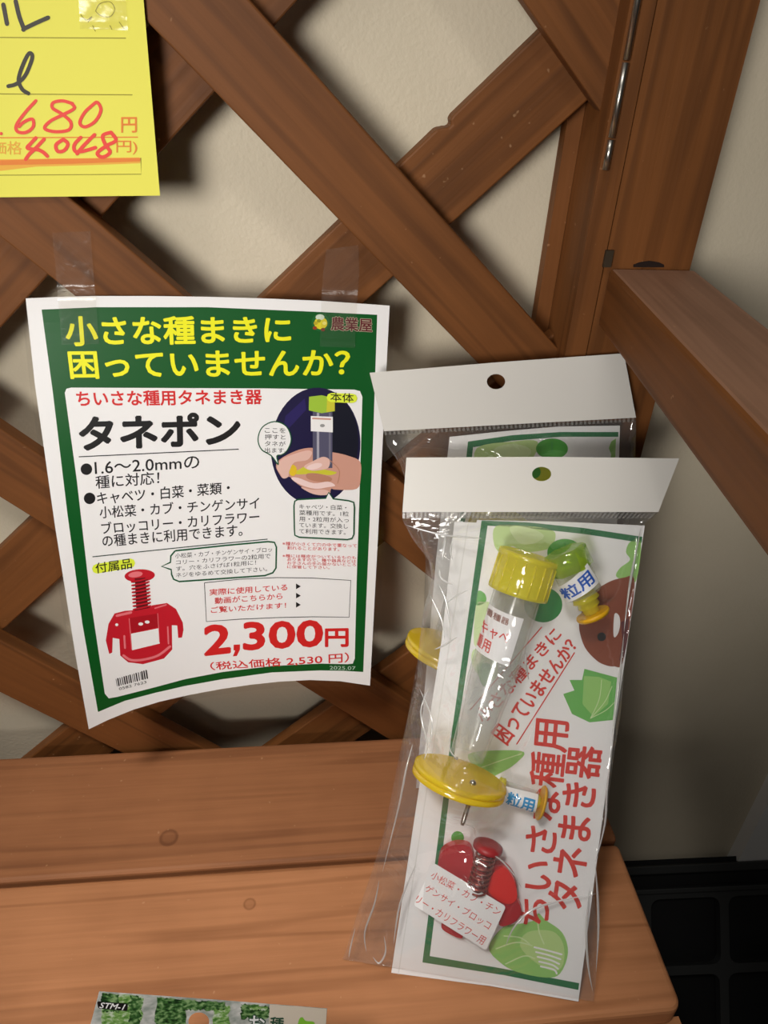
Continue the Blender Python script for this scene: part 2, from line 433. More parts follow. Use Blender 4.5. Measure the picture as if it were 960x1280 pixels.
# ================================================================== SETTING
WALL_Y = 0.042
TRAY_Z = -0.335
FLOOR_Z = -0.70
bm = box_bm(-1.6, 1.8, WALL_Y, WALL_Y+0.05, FLOOR_Z, 1.6)
struct(from_bm('wall_back', bm, WALL), 'pale painted wall behind the lattice')
bm = box_bm(-1.6, 1.8, -2.6, WALL_Y+0.05, FLOOR_Z-0.03, FLOOR_Z)
struct(from_bm('floor', bm, mottled('dark_floor', (58, 54, 48), (70, 65, 58), 14, 0.7)), 'dark shop floor')
pp = PY(945, 1033, 0.024)
bm = box_bm(pp.x, pp.x+0.30, 0.024, WALL_Y, FLOOR_Z, 1.6); bevel(bm, 0.002)
struct(from_bm('trim_1', bm, flat((244, 243, 241), 0.45, name='white_pillar_paint')), 'white pillar at the wall')

# ================================================================== LATTICE PANEL
lat = thing('lattice_panel', 'tall reddish brown wooden diagonal lattice panel standing against the pale wall', 'lattice', (-0.2, 0.01, -0.3))
XR, XL, ZB, ZT = 0.186, -0.62, -0.3, 0.80
def clip(poly):
    def cut(ps, inside, inter):
        out = []
        for i, p in enumerate(ps):
            q = ps[(i+1) % len(ps)]
            if inside(p): out.append(p)
            if inside(p) != inside(q): out.append(inter(p, q))
        return out
    def lim(k, val, sgn):
        return (lambda p: sgn*(p[k]-val) <= 0), (lambda p, q: tuple(p[j]+(q[j]-p[j])*(val-p[k])/(q[k]-p[k]) for j in (0, 1)))
    for k, val, sgn in ((0, XR, 1), (0, XL, -1), (1, ZT, 1), (1, ZB, -1)):
        if not poly: return poly
        poly = cut(poly, *lim(k, val, sgn))
    return poly
TH = 0.0125
def slat(kind, aL, aR, pts=None):
    k = 0.05
    if pts is None:
        if kind == 'bs': pts = [(x, a-(1-k)*x) for x, a in ((-1.2, aL), (1.2, aL), (1.2, aR), (-1.2, aR))]
        else: pts = [(x, a+(1-0.045)*x) for x, a in ((-1.2, aL), (1.2, aL), (1.2, aR), (-1.2, aR))]
    pts = clip(pts)
    if len(pts) < 3: return
    y0 = 0.0 if kind == 'bs' else TH+0.0002
    bm = prism([pts], lambda x, z: Vector((x, y0, z)), lambda x, z: Vector((x, y0+TH, z)))
    bmesh.ops.recalc_face_normals(bm, faces=bm.faces)
    bmesh.ops.dissolve_limit(bm, angle_limit=0.01, verts=bm.verts, edges=bm.edges)
    bevel(bm, 0.0012, 2)
    ax = Vector((1, 0, -0.95)) if kind == 'bs' else Vector((1, 0, 0.955))
    c = sum((Vector((p[0], y0, p[1])) for p in pts), Vector())/len(pts)
    oriented('lattice_slat', bm, WOOD, c, ax, Vector((0, 1, 0)), lat)
for aL, aR in ((0.6875, 0.752), (0.483, 0.545), (0.283, 0.346), (0.0695, 0.134), (-0.160, -0.091)): slat('bs', aL, aR)
slat('fs', 0.622, 0.5615); slat('fs', 0.835, 0.772); slat('fs', 0.216, 0.148); slat('fs', 0.0035, -0.068)
# the slat with a bite out of its upper edge
g = [PY(*q, TH) for q in ((546, 162), (556, 160), (561, 160), (565, 156), (563, 150), (567, 144))]
lo = lambda x: (x, 0.361+0.955*x); up = lambda x, a=0.4285: (x, a+0.955*x)
slat('fs', 0, 0, [lo(-1.2), lo(1.2), up(1.2)] + [(p.x, p.z) for p in reversed(g)] + [up(0.07, 0.4265), up(-1.2)])
# right-hand stile with its rebate, and the rail along the foot
bm = box_bm(0.1755, 0.1895, -0.0155, 0.030, -0.3, 0.80); bevel(bm, 0.0015)
oriented('stile', bm, WOOD, Vector((0.182, 0, 0.2)), Vector((0, 0, 1)), Vector((0, 1, 0)), lat)
bm = box_bm(0.1655, 0.1752, 0.0255, 0.036, -0.3, 0.80); bevel(bm, 0.001)
oriented('stile', bm, WOOD, Vector((0.17, 0.03, 0.2)), Vector((0, 0, 1)), Vector((0, 1, 0)), lat)
bm = box_bm(-0.62, 0.1755, 0.026, 0.037, -0.3, -0.24); bevel(bm, 0.002)
oriented('bottom_rail', bm, WOOD, Vector((-0.2, 0.03, -0.27)), Vector((1, 0, 0)), Vector((0, 1, 0)), lat)
# piano hinge down the stile, in knuckles
hp = [PY(792, 0, -0.018), PY(757, 215, -0.018)]
hx = (hp[0].x+hp[1].x)/2+0.001
zs = [0.80, 0.62, PY(781, 78, -0.018).z, PY(766, 175, -0.018).z, PY(757, 215, -0.018).z]
hb = lathe(Vector((hx, -0.0178, zs[1]+0.002)), Vector((hx, -0.0178, zs[0])), [(0, .0019), (1, .0019)], 10)
hinge = from_bm('hinge', hb, METAL, lat); hinge['label'] = 'thin steel piano hinge'
for a, b in zip(zs[1:], zs[2:]):
    k = from_bm('knuckle', lathe(Vector((hx, -0.0178, b+0.0012)), Vector((hx, -0.0178, a)), [(0, .0019), (1, .0019)], 10), METAL)
    bpy.context.view_layer.update(); k.parent = hinge; k.matrix_parent_inverse = hinge.matrix_world.inverted()

# ================================================================== ARMREST FRAME (post and rail)
arm = thing('armrest_frame', 'brown wooden post with a thick rail running forward from it, right of the lattice', 'frame', (0.22, 0.0, -0.3))
bm = box_bm(0.1905, 0.2465, -0.0145, 0.036, -0.3, 0.80); bevel(bm, 0.002)
oriented('post', bm, WOOD, Vector((0.218, 0.01, 0.2)), Vector((0, 0, 1)), Vector((0, 1, 0)), arm)
rz = 0.4365
def rail_pt(t, side):   # t = distance forward
    return (0.1935 - 0.092*t + side*0.0565, -0.0150 - t)
pts = [rail_pt(0, 0), rail_pt(0.36, 0), rail_pt(0.36, 1), rail_pt(0, 1)]
bm = prism([pts], lambda x, y: Vector((x, y, rz)), lambda x, y: Vector((x, y, rz-0.037)))
bmesh.ops.recalc_face_normals(bm, faces=bm.faces); bmesh.ops.dissolve_limit(bm, angle_limit=0.01, verts=bm.verts, edges=bm.edges); bevel(bm, 0.003, 3)
bm.normal_update()
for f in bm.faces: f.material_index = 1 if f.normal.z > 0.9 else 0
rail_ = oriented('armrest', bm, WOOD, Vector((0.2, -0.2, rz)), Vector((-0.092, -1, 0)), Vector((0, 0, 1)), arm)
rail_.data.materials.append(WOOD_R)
# slot where the rail meets the post: a dark slab painted as its shade
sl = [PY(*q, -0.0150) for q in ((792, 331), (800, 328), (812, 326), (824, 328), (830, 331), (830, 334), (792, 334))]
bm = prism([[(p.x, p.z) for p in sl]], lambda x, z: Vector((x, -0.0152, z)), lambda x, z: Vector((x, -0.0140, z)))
o = from_bm('notch', bm, flat((30, 14, 8), 0.9, name='recess_shade'), arm)
bm = box_bm(0.1885, 0.1935, -0.0175, -0.0150, 0.4375, 0.4475); bevel(bm, 0.0006)
from_bm('hinge_end', bm, flat((92, 82, 68), 0.45, 0.8, name='tarnished_steel'), arm)

# ================================================================== BENCH SHELF
bench = thing('bench_shelf', 'wooden bench shelf of two wide brown planks in front of the lattice', 'shelf', (-0.15, -0.13, -0.3))
k1 = PZ(211, 1047, 0); k2 = PZ(312, 1130, 0); k3 = PZ(15, 1205, 0)
o1 = Vector((-0.2, -0.062, 0.0)); o2 = Vector((-0.2, -0.186, 0.0))
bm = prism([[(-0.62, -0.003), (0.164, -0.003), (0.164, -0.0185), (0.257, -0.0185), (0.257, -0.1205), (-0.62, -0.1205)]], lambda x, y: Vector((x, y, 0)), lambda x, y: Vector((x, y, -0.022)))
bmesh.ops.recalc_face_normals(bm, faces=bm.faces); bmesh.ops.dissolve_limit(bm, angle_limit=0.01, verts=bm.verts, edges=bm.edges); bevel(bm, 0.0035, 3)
oriented('plank', bm, wood('shelf_plank_back', (164, 108, 70), (112, 68, 40), 0.9, knots=[(k1.x-o1.x, k1.y-o1.y, 0, 0.0072)]), o1, Vector((1, 0, 0)), Vector((0, 1, 0)), bench)  # darker than the front plank: stain tone with the rear shade put in
rc = [(0.2565-0.009+0.009*math.cos(t), -0.249+0.009+0.009*math.sin(t)) for t in [-math.pi/2*k/5 for k in range(6)]]
bm = prism([[(-0.62, -0.1235), (0.2565, -0.1235)] + rc + [(-0.62, -0.249)]], lambda x, y: Vector((x, y, 0)), lambda x, y: Vector((x, y, -0.022)))
bmesh.ops.recalc_face_normals(bm, faces=bm.faces); bmesh.ops.dissolve_limit(bm, angle_limit=0.01, verts=bm.verts, edges=bm.edges); bevel(bm, 0.0045, 3)
oriented('plank', bm, wood('shelf_plank_front', (188, 128, 86), (132, 82, 48), 0.9, knots=[(k2.x-o2.x, k2.y-o2.y, 0, 0.0045)]), o2, Vector((1, 0, 0)), Vector((0, 1, 0)), bench)
bm = box_bm(-0.62, 0.261, -0.276, -0.2435, -0.095, -0.0235); bevel(bm, 0.003, 2)
oriented('apron', bm, WOOD_S, Vector((-0.2, -0.26, -0.05)), Vector((1, 0, 0)), Vector((0, 1, 0)), bench)
bm = box_bm(-0.62, 0.20, -0.36, -0.25, -0.118, -0.097); bevel(bm, 0.003, 2)
oriented('step_plank', bm, WOOD_S, Vector((-0.2, -0.3, -0.11)), Vector((1, 0, 0)), Vector((0, 1, 0)), bench)
for x in (-0.55, 0.19):
    bm = box_bm(x, x+0.045, -0.235, -0.03, FLOOR_Z, -0.0222); bevel(bm, 0.003)
    oriented('leg', bm, WOOD_S, Vector((x, -0.1, -0.2)), Vector((0, 0, 1)), Vector((0, 1, 0)), bench)

# ================================================================== BLACK TRAYS
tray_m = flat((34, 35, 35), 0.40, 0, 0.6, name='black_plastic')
c0 = PY(808, 1118, 0.004)
CR = Plane(c0, c0+Vector((1, 0, 0)), c0+Vector((0, -0.7, -0.7)))
crate = thing('plastic_crate', 'black plastic crate with a grid of openings on the floor beside the bench', 'crate', (c0.x, c0.y-0.3, FLOOR_Z))
sy = lambda u: -0.045*(u-808)
holes = []
for i in range(-1, 3):
    for j in range(3):
        u0, u1 = 813.5+i*97, 899.5+i*97; v0, v1 = 1125+j*96, 1209+j*96
        holes.append(rrect_path((u0, v0+sy(u0)), (u1, v0+sy(u1)), (u1+2, v1+sy(u1)), (u0+2, v1+sy(u0)), 13, 6))
bm = prism([[(690, 1112+sy(690)), (1112, 1112+sy(1112)), (1112, 1420), (690, 1420)]] + holes, lambda u, v: CR(u, v, 0.0), lambda u, v: CR(u, v, 0.0)-CR.n*0.010)
bmesh.ops.recalc_face_normals(bm, faces=bm.faces)
from_bm('side_panel', bm, tray_m, crate)
for v0, v1, h, th in ((1083, 1094, 0.006, 0.014), (1112, 1119, 0.004, 0.010)):
    bm = prism([[(690, v0+sy(690)), (1112, v0+sy(1112)), (1112, v1+sy(1112)), (690, v1+sy(690))]], lambda u, v: CR(u, v, h), lambda u, v: CR(u, v, h)-CR.n*th)
    bmesh.ops.recalc_face_normals(bm, faces=bm.faces); bmesh.ops.dissolve_limit(bm, angle_limit=0.01, verts=bm.verts, edges=bm.edges); bevel(bm, 0.0015, 2)
    from_bm('rim', bm, tray_m, crate)
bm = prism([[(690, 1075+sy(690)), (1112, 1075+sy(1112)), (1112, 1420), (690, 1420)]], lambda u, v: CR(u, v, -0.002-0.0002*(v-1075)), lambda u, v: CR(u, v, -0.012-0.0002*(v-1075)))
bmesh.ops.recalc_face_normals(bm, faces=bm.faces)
from_bm('body', bm, flat((10, 10, 11), 0.6, name='black_plastic_shaded'), crate)  # dark backing sheet; the shade inside the openings is in its colour

# ================================================================== YELLOW PRICE CARD
YC = Plane(Vector((0, -0.0022, 0)), Vector((1, -0.0022, 0)), Vector((0, -0.0022, 1)))
pc = Print(YC)
def z1(x, y): return (x*0.2292, y*0.2292)
def zz(pts): return [z1(*p) for p in pts]
YELC = flat((236, 230, 92), 0.6, name='yellow_card'); PENB = flat((42, 36, 22), 0.5); PENR = flat((236, 66, 52), 0.5); ORI = flat((232, 132, 52), 0.6); ORI2 = flat((238, 176, 66), 0.6); RUL = flat((150, 140, 40), 0.6)
pc.sheet([(-230, -150), (165, -150), (179.5, 0), (200, 244.5), (-230, 249)], 0.0008, YELC, YELC)
pc.stroke(zz([(18, 25), (38, 130)]), 5.5, PENB); pc.stroke(zz([(85, 5), (105, 90), (130, 156), (130, 157), (190, 128), (262, 96)]), 5.5, PENB)
pc.stroke(zz([(45, 470), (90, 457), (135, 415), (165, 350), (176, 305), (160, 290), (135, 330), (108, 400), (102, 445), (122, 488), (155, 510)]), 5, PENB)
for a, b in (((-200, 203), (685, 208)), ((-200, 511), (720, 517))): pc.stroke(zz([a, b]), 1.2, RUL, 1, False)
pc.stroke(zz([(-200, 752), (750, 748)]), 1.4, ORI, 1, False); pc.stroke(zz([(-200, 957), (770, 950), (768, 862)]), 1.0, RUL, 1, False)
pc.poly(zz([(-200, 872), (760, 858), (765, 890), (500, 900), (200, 908), (0, 932), (-200, 935)]), ORI2, 1)
pc.poly(zz([(-200, 880), (300, 866), (765, 862), (765, 880), (400, 893), (-200, 905)]), ORI, 2)
for st in ([(195, 550), (140, 610), (90, 680), (95, 717), (140, 722), (180, 692), (176, 650), (130, 665), (104, 690)],
           [(395, 565), (340, 550), (290, 560), (287, 590), (335, 620), (385, 665), (375, 708), (300, 718), (243, 700), (275, 660), (350, 622), (405, 590), (388, 562)],
           [(505, 572), (460, 615), (435, 670), (465, 692), (520, 660), (550, 600), (530, 558), (505, 572)]): pc.stroke(zz(st), 4.2, PENR, 3)
for st in ([(195, 752), (165, 785), (150, 808), (215, 818)], [(240, 760), (190, 812), (160, 840), (140, 868)], [(205, 815), (235, 830), (258, 852)],
           [(345, 760), (305, 790), (315, 825), (350, 820), (370, 785), (345, 760)], [(440, 750), (405, 790), (410, 825), (450, 825), (520, 805)], [(515, 735), (455, 795), (420, 838)],
           [(605, 722), (560, 740), (575, 790), (600, 830), (560, 857), (530, 835), (580, 795), (632, 765), (605, 722)]): pc.stroke(zz(st), 4.6, PENR, 3)
pc.ell(1.5, 167, 2, 2, PENR, 3)
pc.text('円', zz([(662, 640), (745, 640), (745, 722), (662, 722)]), ORI, 2, 0.02)
pc.text('円)', zz([(635, 768), (748, 768), (748, 842), (635, 842)]), ORI, 2, 0.01)
pc.text('価格', zz([(-45, 770), (118, 770), (118, 842), (-45, 842)]), ORI2, 2, 0.01)
for st in ([(440, 80), (470, 110), (500, 90), (480, 120)], [(520, 60), (545, 20), (600, 10), (625, 50), (600, 90), (550, 85), (520, 60)], [(600, 140), (610, 160)], [(650, 120), (675, 155)], [(505, 140), (520, 170)]):
    pc.stroke(zz(st), 0.9, RUL, 2)
card = tag(pc.build('price_card', cell=0), 'yellow handwritten price card with red numbers at the top left', 'sign')
def tape_strip(name, pts_rows, surf, mat, label, off=0.0006, wob=0.0004):
    """pts_rows: list of (left, right, offset) rows down the strip"""
    bm = bmesh.new(); rows = []; nx = 6
    sm = []
    for (a, b) in zip(pts_rows, pts_rows[1:]):
        for j in range(6):
            t = j/6; sm.append(tuple(tuple(a[k][m]+(b[k][m]-a[k][m])*t for m in (0, 1)) for k in (0, 1)) + (a[2]+(b[2]-a[2])*t,))
    sm.append(pts_rows[-1])
    top, bot = [], []
    for i, (l, r, h) in enumerate(sm):
        ft, fb = [], []
        for j in range(nx+1):
            t = j/nx; u = l[0]+(r[0]-l[0])*t; v = l[1]+(r[1]-l[1])*t
            hh = h + off + random.uniform(0, wob)
            ft.append(bm.verts.new(surf(u, v, hh))); fb.append(bm.verts.new(surf(u, v, hh-0.00005)))
        top.append(ft); bot.append(fb)
    for g in (top,):
        for a, b in zip(g, g[1:]):
            for j in range(nx): bm.faces.new((a[j], a[j+1], b[j+1], b[j])).smooth = True
    for v in [v for r in bot for v in r]: bm.verts.remove(v)
    o = from_bm(name, bm, mat); tag(o, label, 'tape'); return o
tape_strip('clear_tape', [((98, -6), (157, -8), 0), ((99, 16), (158, 15), 0), ((100, 36), (160, 38), 0)], YC, TAPE, 'small wrinkled clear tape patch on the yellow price card', 0.0005, 0.0012)

# ================================================================== POSTER
def poster_y(u, v):
    t = max(0.0, (v-373)/(880-373.0)); s = (u-35)/450.0
    e = max(0.0, 1-s/0.62)
    return -0.0045 - (0.034 + 0.040*e*e)*t**1.45
PS = Curved(poster_y)
ps = Print(PS)
top = [(32, 373), (75, 371), (120, 370), (190, 370), (260, 371), (330, 373), (400, 376), (487, 382)]
right = [(480, 520), (472, 680)]
bot = [(462.5, 857), (425, 851.5), (387.5, 850), (350, 852), (312.5, 856), (275, 861.5), (237.5, 868.5), (200, 877), (167, 887), (135, 900), (111, 911.6)]
left = [(94, 817), (68.5, 656), (43.5, 480)]
outline = top+right+bot+left
ps.sheet(outline, 0.0003, PAPER, PAPER_BACK)
go = [(52, 387), (120, 384), (190, 384), (260, 384), (330, 387), (400, 390), (471.5, 393.5), (466, 560), (460, 700), (454, 840), (430, 838.5), (400, 838), (340, 840.5), (278, 849), (231, 857.5), (194, 866), (156, 876), (122.5, 890), (103, 780), (84, 640), (66, 490)]
ps.poly(go, GREEN, 1)
gi = [(81, 491), (83, 486), (89, 484.5), (208, 485), (330, 485.5), (443, 487), (450, 489), (453, 496), (450, 600), (446, 720), (443.5, 823), (441, 829.5), (434, 830.3), (400, 829.5), (340, 832.5), (278, 840), (231, 849), (194, 859), (147, 871), (136, 873), (131, 867), (112, 740), (96, 600)]
ps.poly(gi, PAPER, 2)
T = lambda s_, q, m=BLACK, b=0.0, l=3, sh=0.0: ps.text(s_, q, m, l, b, sh)
T('小さな種まきに', Q(81, 396, 363, 396, 363, 428, 84, 432), YEL, 0.028)
T('困っていませんか？', Q(85, 440, 437, 438, 436, 470, 89, 473), YEL, 0.028)
T('ちいさな種用タネまき器', Q(95, 489, 327, 487, 327, 505, 97, 508), RED, 0.025)
T('タネポン', Q(99, 521, 299, 516, 299, 554, 101, 562), BLACK, 0.045)
ps.stroke([(99, 571), (298, 561.5)], 1.2, BLACK, 3, False)
ps.ell(108, 586.5, 7.2, 7.2, BLACK, 3); T('1.6～2.0mmの', Q(118, 577, 249, 570, 249, 585, 119, 593), BLACK, 0.012)
T('種に対応！', Q(119, 595, 199, 589, 199, 605, 120, 611), BLACK, 0.012)
ps.ell(112, 623, 7.2, 7.2, BLACK, 3); T('キャベツ・白菜・菜類・', Q(121, 615, 287, 602, 287, 617, 122, 631), BLACK, 0.012)
T('小松菜・カブ・チンゲンサイ', Q(124, 633, 324, 621, 324, 636, 125, 648), BLACK, 0.012)
T('ブロッコリー・カリフラワー', Q(126, 653, 324, 638, 324, 653, 128, 668), BLACK, 0.012)
T('の種まきに利用できます。', Q(127, 669, 303, 655, 303, 670, 129, 684), BLACK, 0.012)
ps.stroke([(116, 696), (230, 684), (334, 674)], 1.2, flat((40, 60, 46), 0.5), 3, False)
YG = flat((226, 240, 60), 0.5)
ps.stroke([(121, 711), (163, 704)], 12, YG, 3, False); T('付属品', Q(119, 704, 164, 697.5, 165, 710.5, 120, 717), BLACK, 0.012, 4)
# green outlined speech boxes
DG = flat((14, 84, 50), 0.45)
def bubble(path, w=2.0):
    ps.poly(path, PAPER, 3); ps.stroke(path, w, DG, 4, False, True)
b1 = [(219, 688.5), (280, 682), (335, 677), (343, 678), (345.5, 684), (345, 710), (341, 716), (331, 719.5), (224, 727), (217, 724), (214.5, 718), (214, 712), (202, 708), (213, 703), (213.5, 695)]
bubble(b1)
SM = lambda s_, q, m=BLACK, b=0.0: ps.text(s_, q, m, 5, b)
SM('小松菜・カブ・チンゲンサイ・ブロッ', Q(219, 691.5, 340, 683.5, 340, 690, 219, 698)); SM('コリー・カリフラワーの2粒用で', Q(220, 700, 338, 691.5, 338, 698, 220, 706))
SM('す。穴をふさげば1粒用に！', Q(220, 708, 320, 700, 320, 706, 220, 714)); SM('ネジをゆるめて交換して下さい。', Q(220, 716, 334, 708, 334, 714, 220, 722))
box = [(255.5, 728.5), (300, 724), (346, 722), (390, 722.5), (438.5, 725.5), (436.5, 771.5), (390, 771), (346, 772), (300, 774), (258, 777)]
ps.stroke(box, 0.9, BLACK, 3, False, True)
SM('実際に使用している', Q(262, 736.5, 359, 730, 359, 738, 262, 744.6), RED, 0.012); SM('動画がこちらから', Q(268.5, 747, 353, 741, 353, 749, 268.5, 755), RED, 0.012); SM('ご覧いただけます！', Q(263.6, 758.6, 357.5, 753, 357.5, 760, 263.6, 766.5), RED, 0.012)
for y in (733, 744.6, 756): ps.poly([(370, y-3.6), (376, y), (370, y+3.6)], BLACK, 4)
T('2', Q(256, 783, 287, 781, 287, 815, 256.5, 818.5), RED, 0.05); ps.poly([(292, 806), (300, 805.5), (300, 812), (296, 820), (291, 820.5), (294, 813), (292, 813)], RED, 3)
T('300', Q(305, 779, 402.5, 776, 402.5, 807, 305, 812), RED, 0.05); T('円', Q(407, 786.5, 435, 786, 435, 808, 407, 808), RED, 0.045)
T('（税込価格 2,530 円）', Q(262, 828, 436, 815.5, 436, 828, 264, 838), RED, 0.022)
ps.text('2025.07', Q(412, 832.5, 444.5, 833, 444.5, 837.5, 412, 837), flat((190, 214, 196), 0.5), 3)
for s_, q in (('※種が小さくて穴の中で重なって', (353, 677, 446, 680, 446, 684.6, 353, 681.6)), ('割れることがあります。', (359, 682.4, 424, 684.4, 424, 689, 359, 687)),
              ('※種には種皮がついているものも', (353, 692.5, 445, 695, 445, 699, 353, 696.6)), ('ありますので、種や器具などは', (359, 697, 445, 699.5, 445, 703.6, 359, 701.2)), ('お子さんの手の届かないところ', (359, 701.6, 445, 704, 445, 708, 359, 705.6)), ('に保管して下さい。', (359, 706.2, 412, 707.6, 412, 711.6, 359, 710.4))):
    SM(s_, Q(*q), RED)
# photograph printed in an oval
NAVY = flat((26, 20, 62), 0.4)
ov = ps.ell(394.5, 557.5, 56, 73, NAVY, 3, 4, 48)
NV2 = flat((16, 18, 34), 0.4); ps.ell(420, 552, 28, 52, NV2, 4, 0)
ps.poly([(357, 520), (381, 498), (383, 512), (352, 545)], flat((40, 30, 92), 0.4), 4)
SK = [flat(c, 0.5) for c in ((206, 152, 134), (226, 184, 172), (184, 128, 104), (238, 208, 204))]
GC1 = flat((160, 196, 60), 0.4); GC2 = flat((206, 200, 56), 0.4); TUBEG = flat((118, 116, 134), 0.4); TUB2 = flat((168, 166, 180), 0.4)
ps.poly([(391, 514), (415.5, 515), (415.5, 585), (391, 586)], flat((84, 82, 106), 0.4), 5)
ps.poly([(396, 516), (399, 516), (399, 582), (396, 582)], TUB2, 6); ps.poly([(411, 516), (413.5, 516), (413.5, 580), (411, 580)], TUBEG, 6)
ps.poly([(386.3, 496), (402, 494), (418.4, 498), (418.5, 514), (402, 516.5), (386, 513)], GC1, 6); ps.poly([(409, 497), (418.4, 499), (418.5, 513.5), (408, 515.5)], GC2, 7)
ps.poly([(388.5, 520), (416, 521), (416, 540.5), (388.5, 539)], PAPER, 7); ps.stroke([(391, 523), (413, 524)], 2, SK[0], 8, False); ps.ell(403, 532, 3, 2, flat((150, 150, 150), 0.5), 8)
ps.poly(smooth_path([(345, 583), (349, 575), (362, 567), (378, 561), (392, 560), (404, 564), (420, 566), (436, 570), (450, 577), (451, 595), (446, 611), (420, 612), (414, 611), (412, 617), (404, 619), (388, 615), (368, 602), (362, 596), (354, 598), (349, 592)], 4, True), SK[0], 5)
ps.poly(smooth_path([(364, 592), (372, 588), (384, 582), (396, 585), (416, 589), (421, 591), (412, 594), (395, 592), (375, 593)], 4, True), GC2, 6)
ps.ell(366, 588, 5, 7, flat((226, 190, 40), 0.4), 7)
ps.poly(smooth_path([(346, 584), (352, 574), (366, 568), (384, 563), (390, 566), (384, 575), (368, 578), (362, 588), (360, 596), (354, 598), (350, 592)], 4, True), SK[1], 8)
ps.poly(smooth_path([(380, 583), (392, 576), (404, 571), (412, 575), (410, 585), (398, 588), (388, 588)], 4, True), SK[1], 9); ps.ell(393, 583, 10, 3.6, SK[3], 10, -14)
ps.poly(smooth_path([(384, 592), (398, 592), (414, 597), (412, 602), (396, 602), (384, 598)], 4, True), SK[2], 7)
ps.poly(smooth_path([(364, 598), (372, 597), (392, 604), (410, 602), (419, 607), (410, 609), (394, 611), (376, 606)], 4, True), SK[3], 8)
ps.poly(smooth_path([(376, 609), (390, 612), (405, 612), (413, 616), (404, 619), (390, 617)], 4, True), SK[1], 8)
ps.stroke([(412, 575), (424, 588), (422, 604)], 1, SK[2], 9)
ps.stroke([(414, 497), (441, 498)], 11.5, YG, 8, False); ps.text('本体', Q(413, 490.5, 442, 492, 442, 503, 413, 501.5), BLACK, 9, 0.012)
bb = smooth_path([(322.5, 549), (328, 534), (343, 527), (358, 533), (364, 549), (359, 563), (352, 568.5), (346, 570), (348, 581), (339, 569.5), (327, 562)], 4, True)
ps.poly(bb, PAPER, 8); ps.stroke(bb, 1.4, DG, 9, False, True)
for i, (s_, w_) in enumerate((('ここを', 26), ('押すと', 26), ('タネが', 26), ('出ます。', 27))): ps.text(s_, Q(331, 534.5+i*8.3, 331+w_, 535+i*8.3, 331+w_, 541.2+i*8.3, 331, 541+i*8.3), BLACK, 10)
b2 = [(372, 624.5), (400, 623), (407, 622.8), (411, 615.5), (416.5, 623.5), (436, 626), (442, 628), (443, 634), (442.3, 668), (440, 673), (434, 674.5), (374, 671.5), (368.5, 669), (368, 662), (367.5, 632), (368.5, 626.5)]
ps.poly(b2, PAPER, 11); ps.stroke(b2, 1.8, DG, 12, False, True)
for i, (s_, x1_) in enumerate((('キャベツ・白菜・', 433), ('菜種用です。1粒', 436), ('用・2粒用が入っ', 436), ('ています。交換し', 435), ('て利用できます。', 432))): ps.text(s_, Q(374, 630+i*7.7, x1_, 631.6+i*7.7, x1_, 637.8+i*7.7, 374, 636.2+i*7.7), BLACK, 13)
# accessory drawing
def a1(x, y): return (100+x*0.1875, 690+y*0.1875)
def aa(p): return [a1(*q) for q in p]
RD = flat((196, 28, 44), 0.35); RDD = flat((112, 18, 26), 0.4); RDL = flat((232, 120, 128), 0.35)
ps.ell(*a1(398, 158), 19, 8, RD, 3, -3); ps.ell(*a1(370, 150), 9, 3.6, RDL, 4, -8)
ps.poly(aa([(365, 175), (435, 170), (455, 375), (375, 385)]), RDD, 4)
for i in range(9):
    y = 190+i*23; ps.stroke(aa([(345+i*1.5, y+10), (400, y+2), (458+i*1.5, y-14)]), 2.2, RD, 5, False); ps.stroke(aa([(352+i*1.5, y+14), (400, y+8), (452+i*1.5, y-6)]), 0.8, flat((60, 14, 18), 0.4), 6, False)
ps.poly(aa([(230, 410), (300, 392), (362, 388), (365, 375), (475, 365), (478, 356), (580, 340), (640, 380), (685, 470), (690, 520), (680, 570), (655, 573), (648, 490), (612, 488), (615, 650), (560, 710), (420, 748), (320, 735), (268, 690), (262, 580), (218, 572), (215, 670), (195, 680), (172, 590), (190, 480)]), RD, 3)
ps.poly(aa([(340, 545), (525, 508), (532, 610), (348, 655)]), PAPER, 5)
ps.poly(aa([(335, 440), (515, 410), (520, 500), (345, 540)]), flat((170, 20, 34), 0.35), 4); ps.stroke(aa([(328, 445), (345, 650)]), 1.0, RDL, 6, False); ps.stroke(aa([(518, 410), (530, 600)]), 0.8, RDL, 6, False)
ps.ell(*a1(405, 480), 3, 2, PAPER, 6); ps.ell(*a1(448, 467), 3, 2, PAPER, 6); ps.ell(*a1(245, 485), 2, 1.8, PAPER, 6)
ps.stroke(aa([(245, 425), (340, 403)]), 3, RDL, 5, False); ps.stroke(aa([(500, 375), (575, 352)]), 1.6, RDL, 5, False)
ps.stroke(aa([(290, 690), (340, 720), (420, 718), (520, 690), (600, 630)]), 3, RDL, 5); ps.stroke(aa([(295, 560), (300, 640)]), 2.4, RDL, 5, False); ps.stroke(aa([(585, 500), (590, 610)]), 2, RDL, 5, False)
rb = random.Random(3); x = 240.0
while x < 455:
    w = rb.choice((4, 6, 9)); t0 = (x-240)/215.0
    ps.stroke(aa([(x, 848-t0*62), (x+8, 893-t0*55)]), w*0.1875, BLACK, 4, False); x += w+rb.choice((5, 6, 8))
SM('0582 7623', [a1(258, 905), a1(440, 858), a1(444, 874), a1(262, 922)])
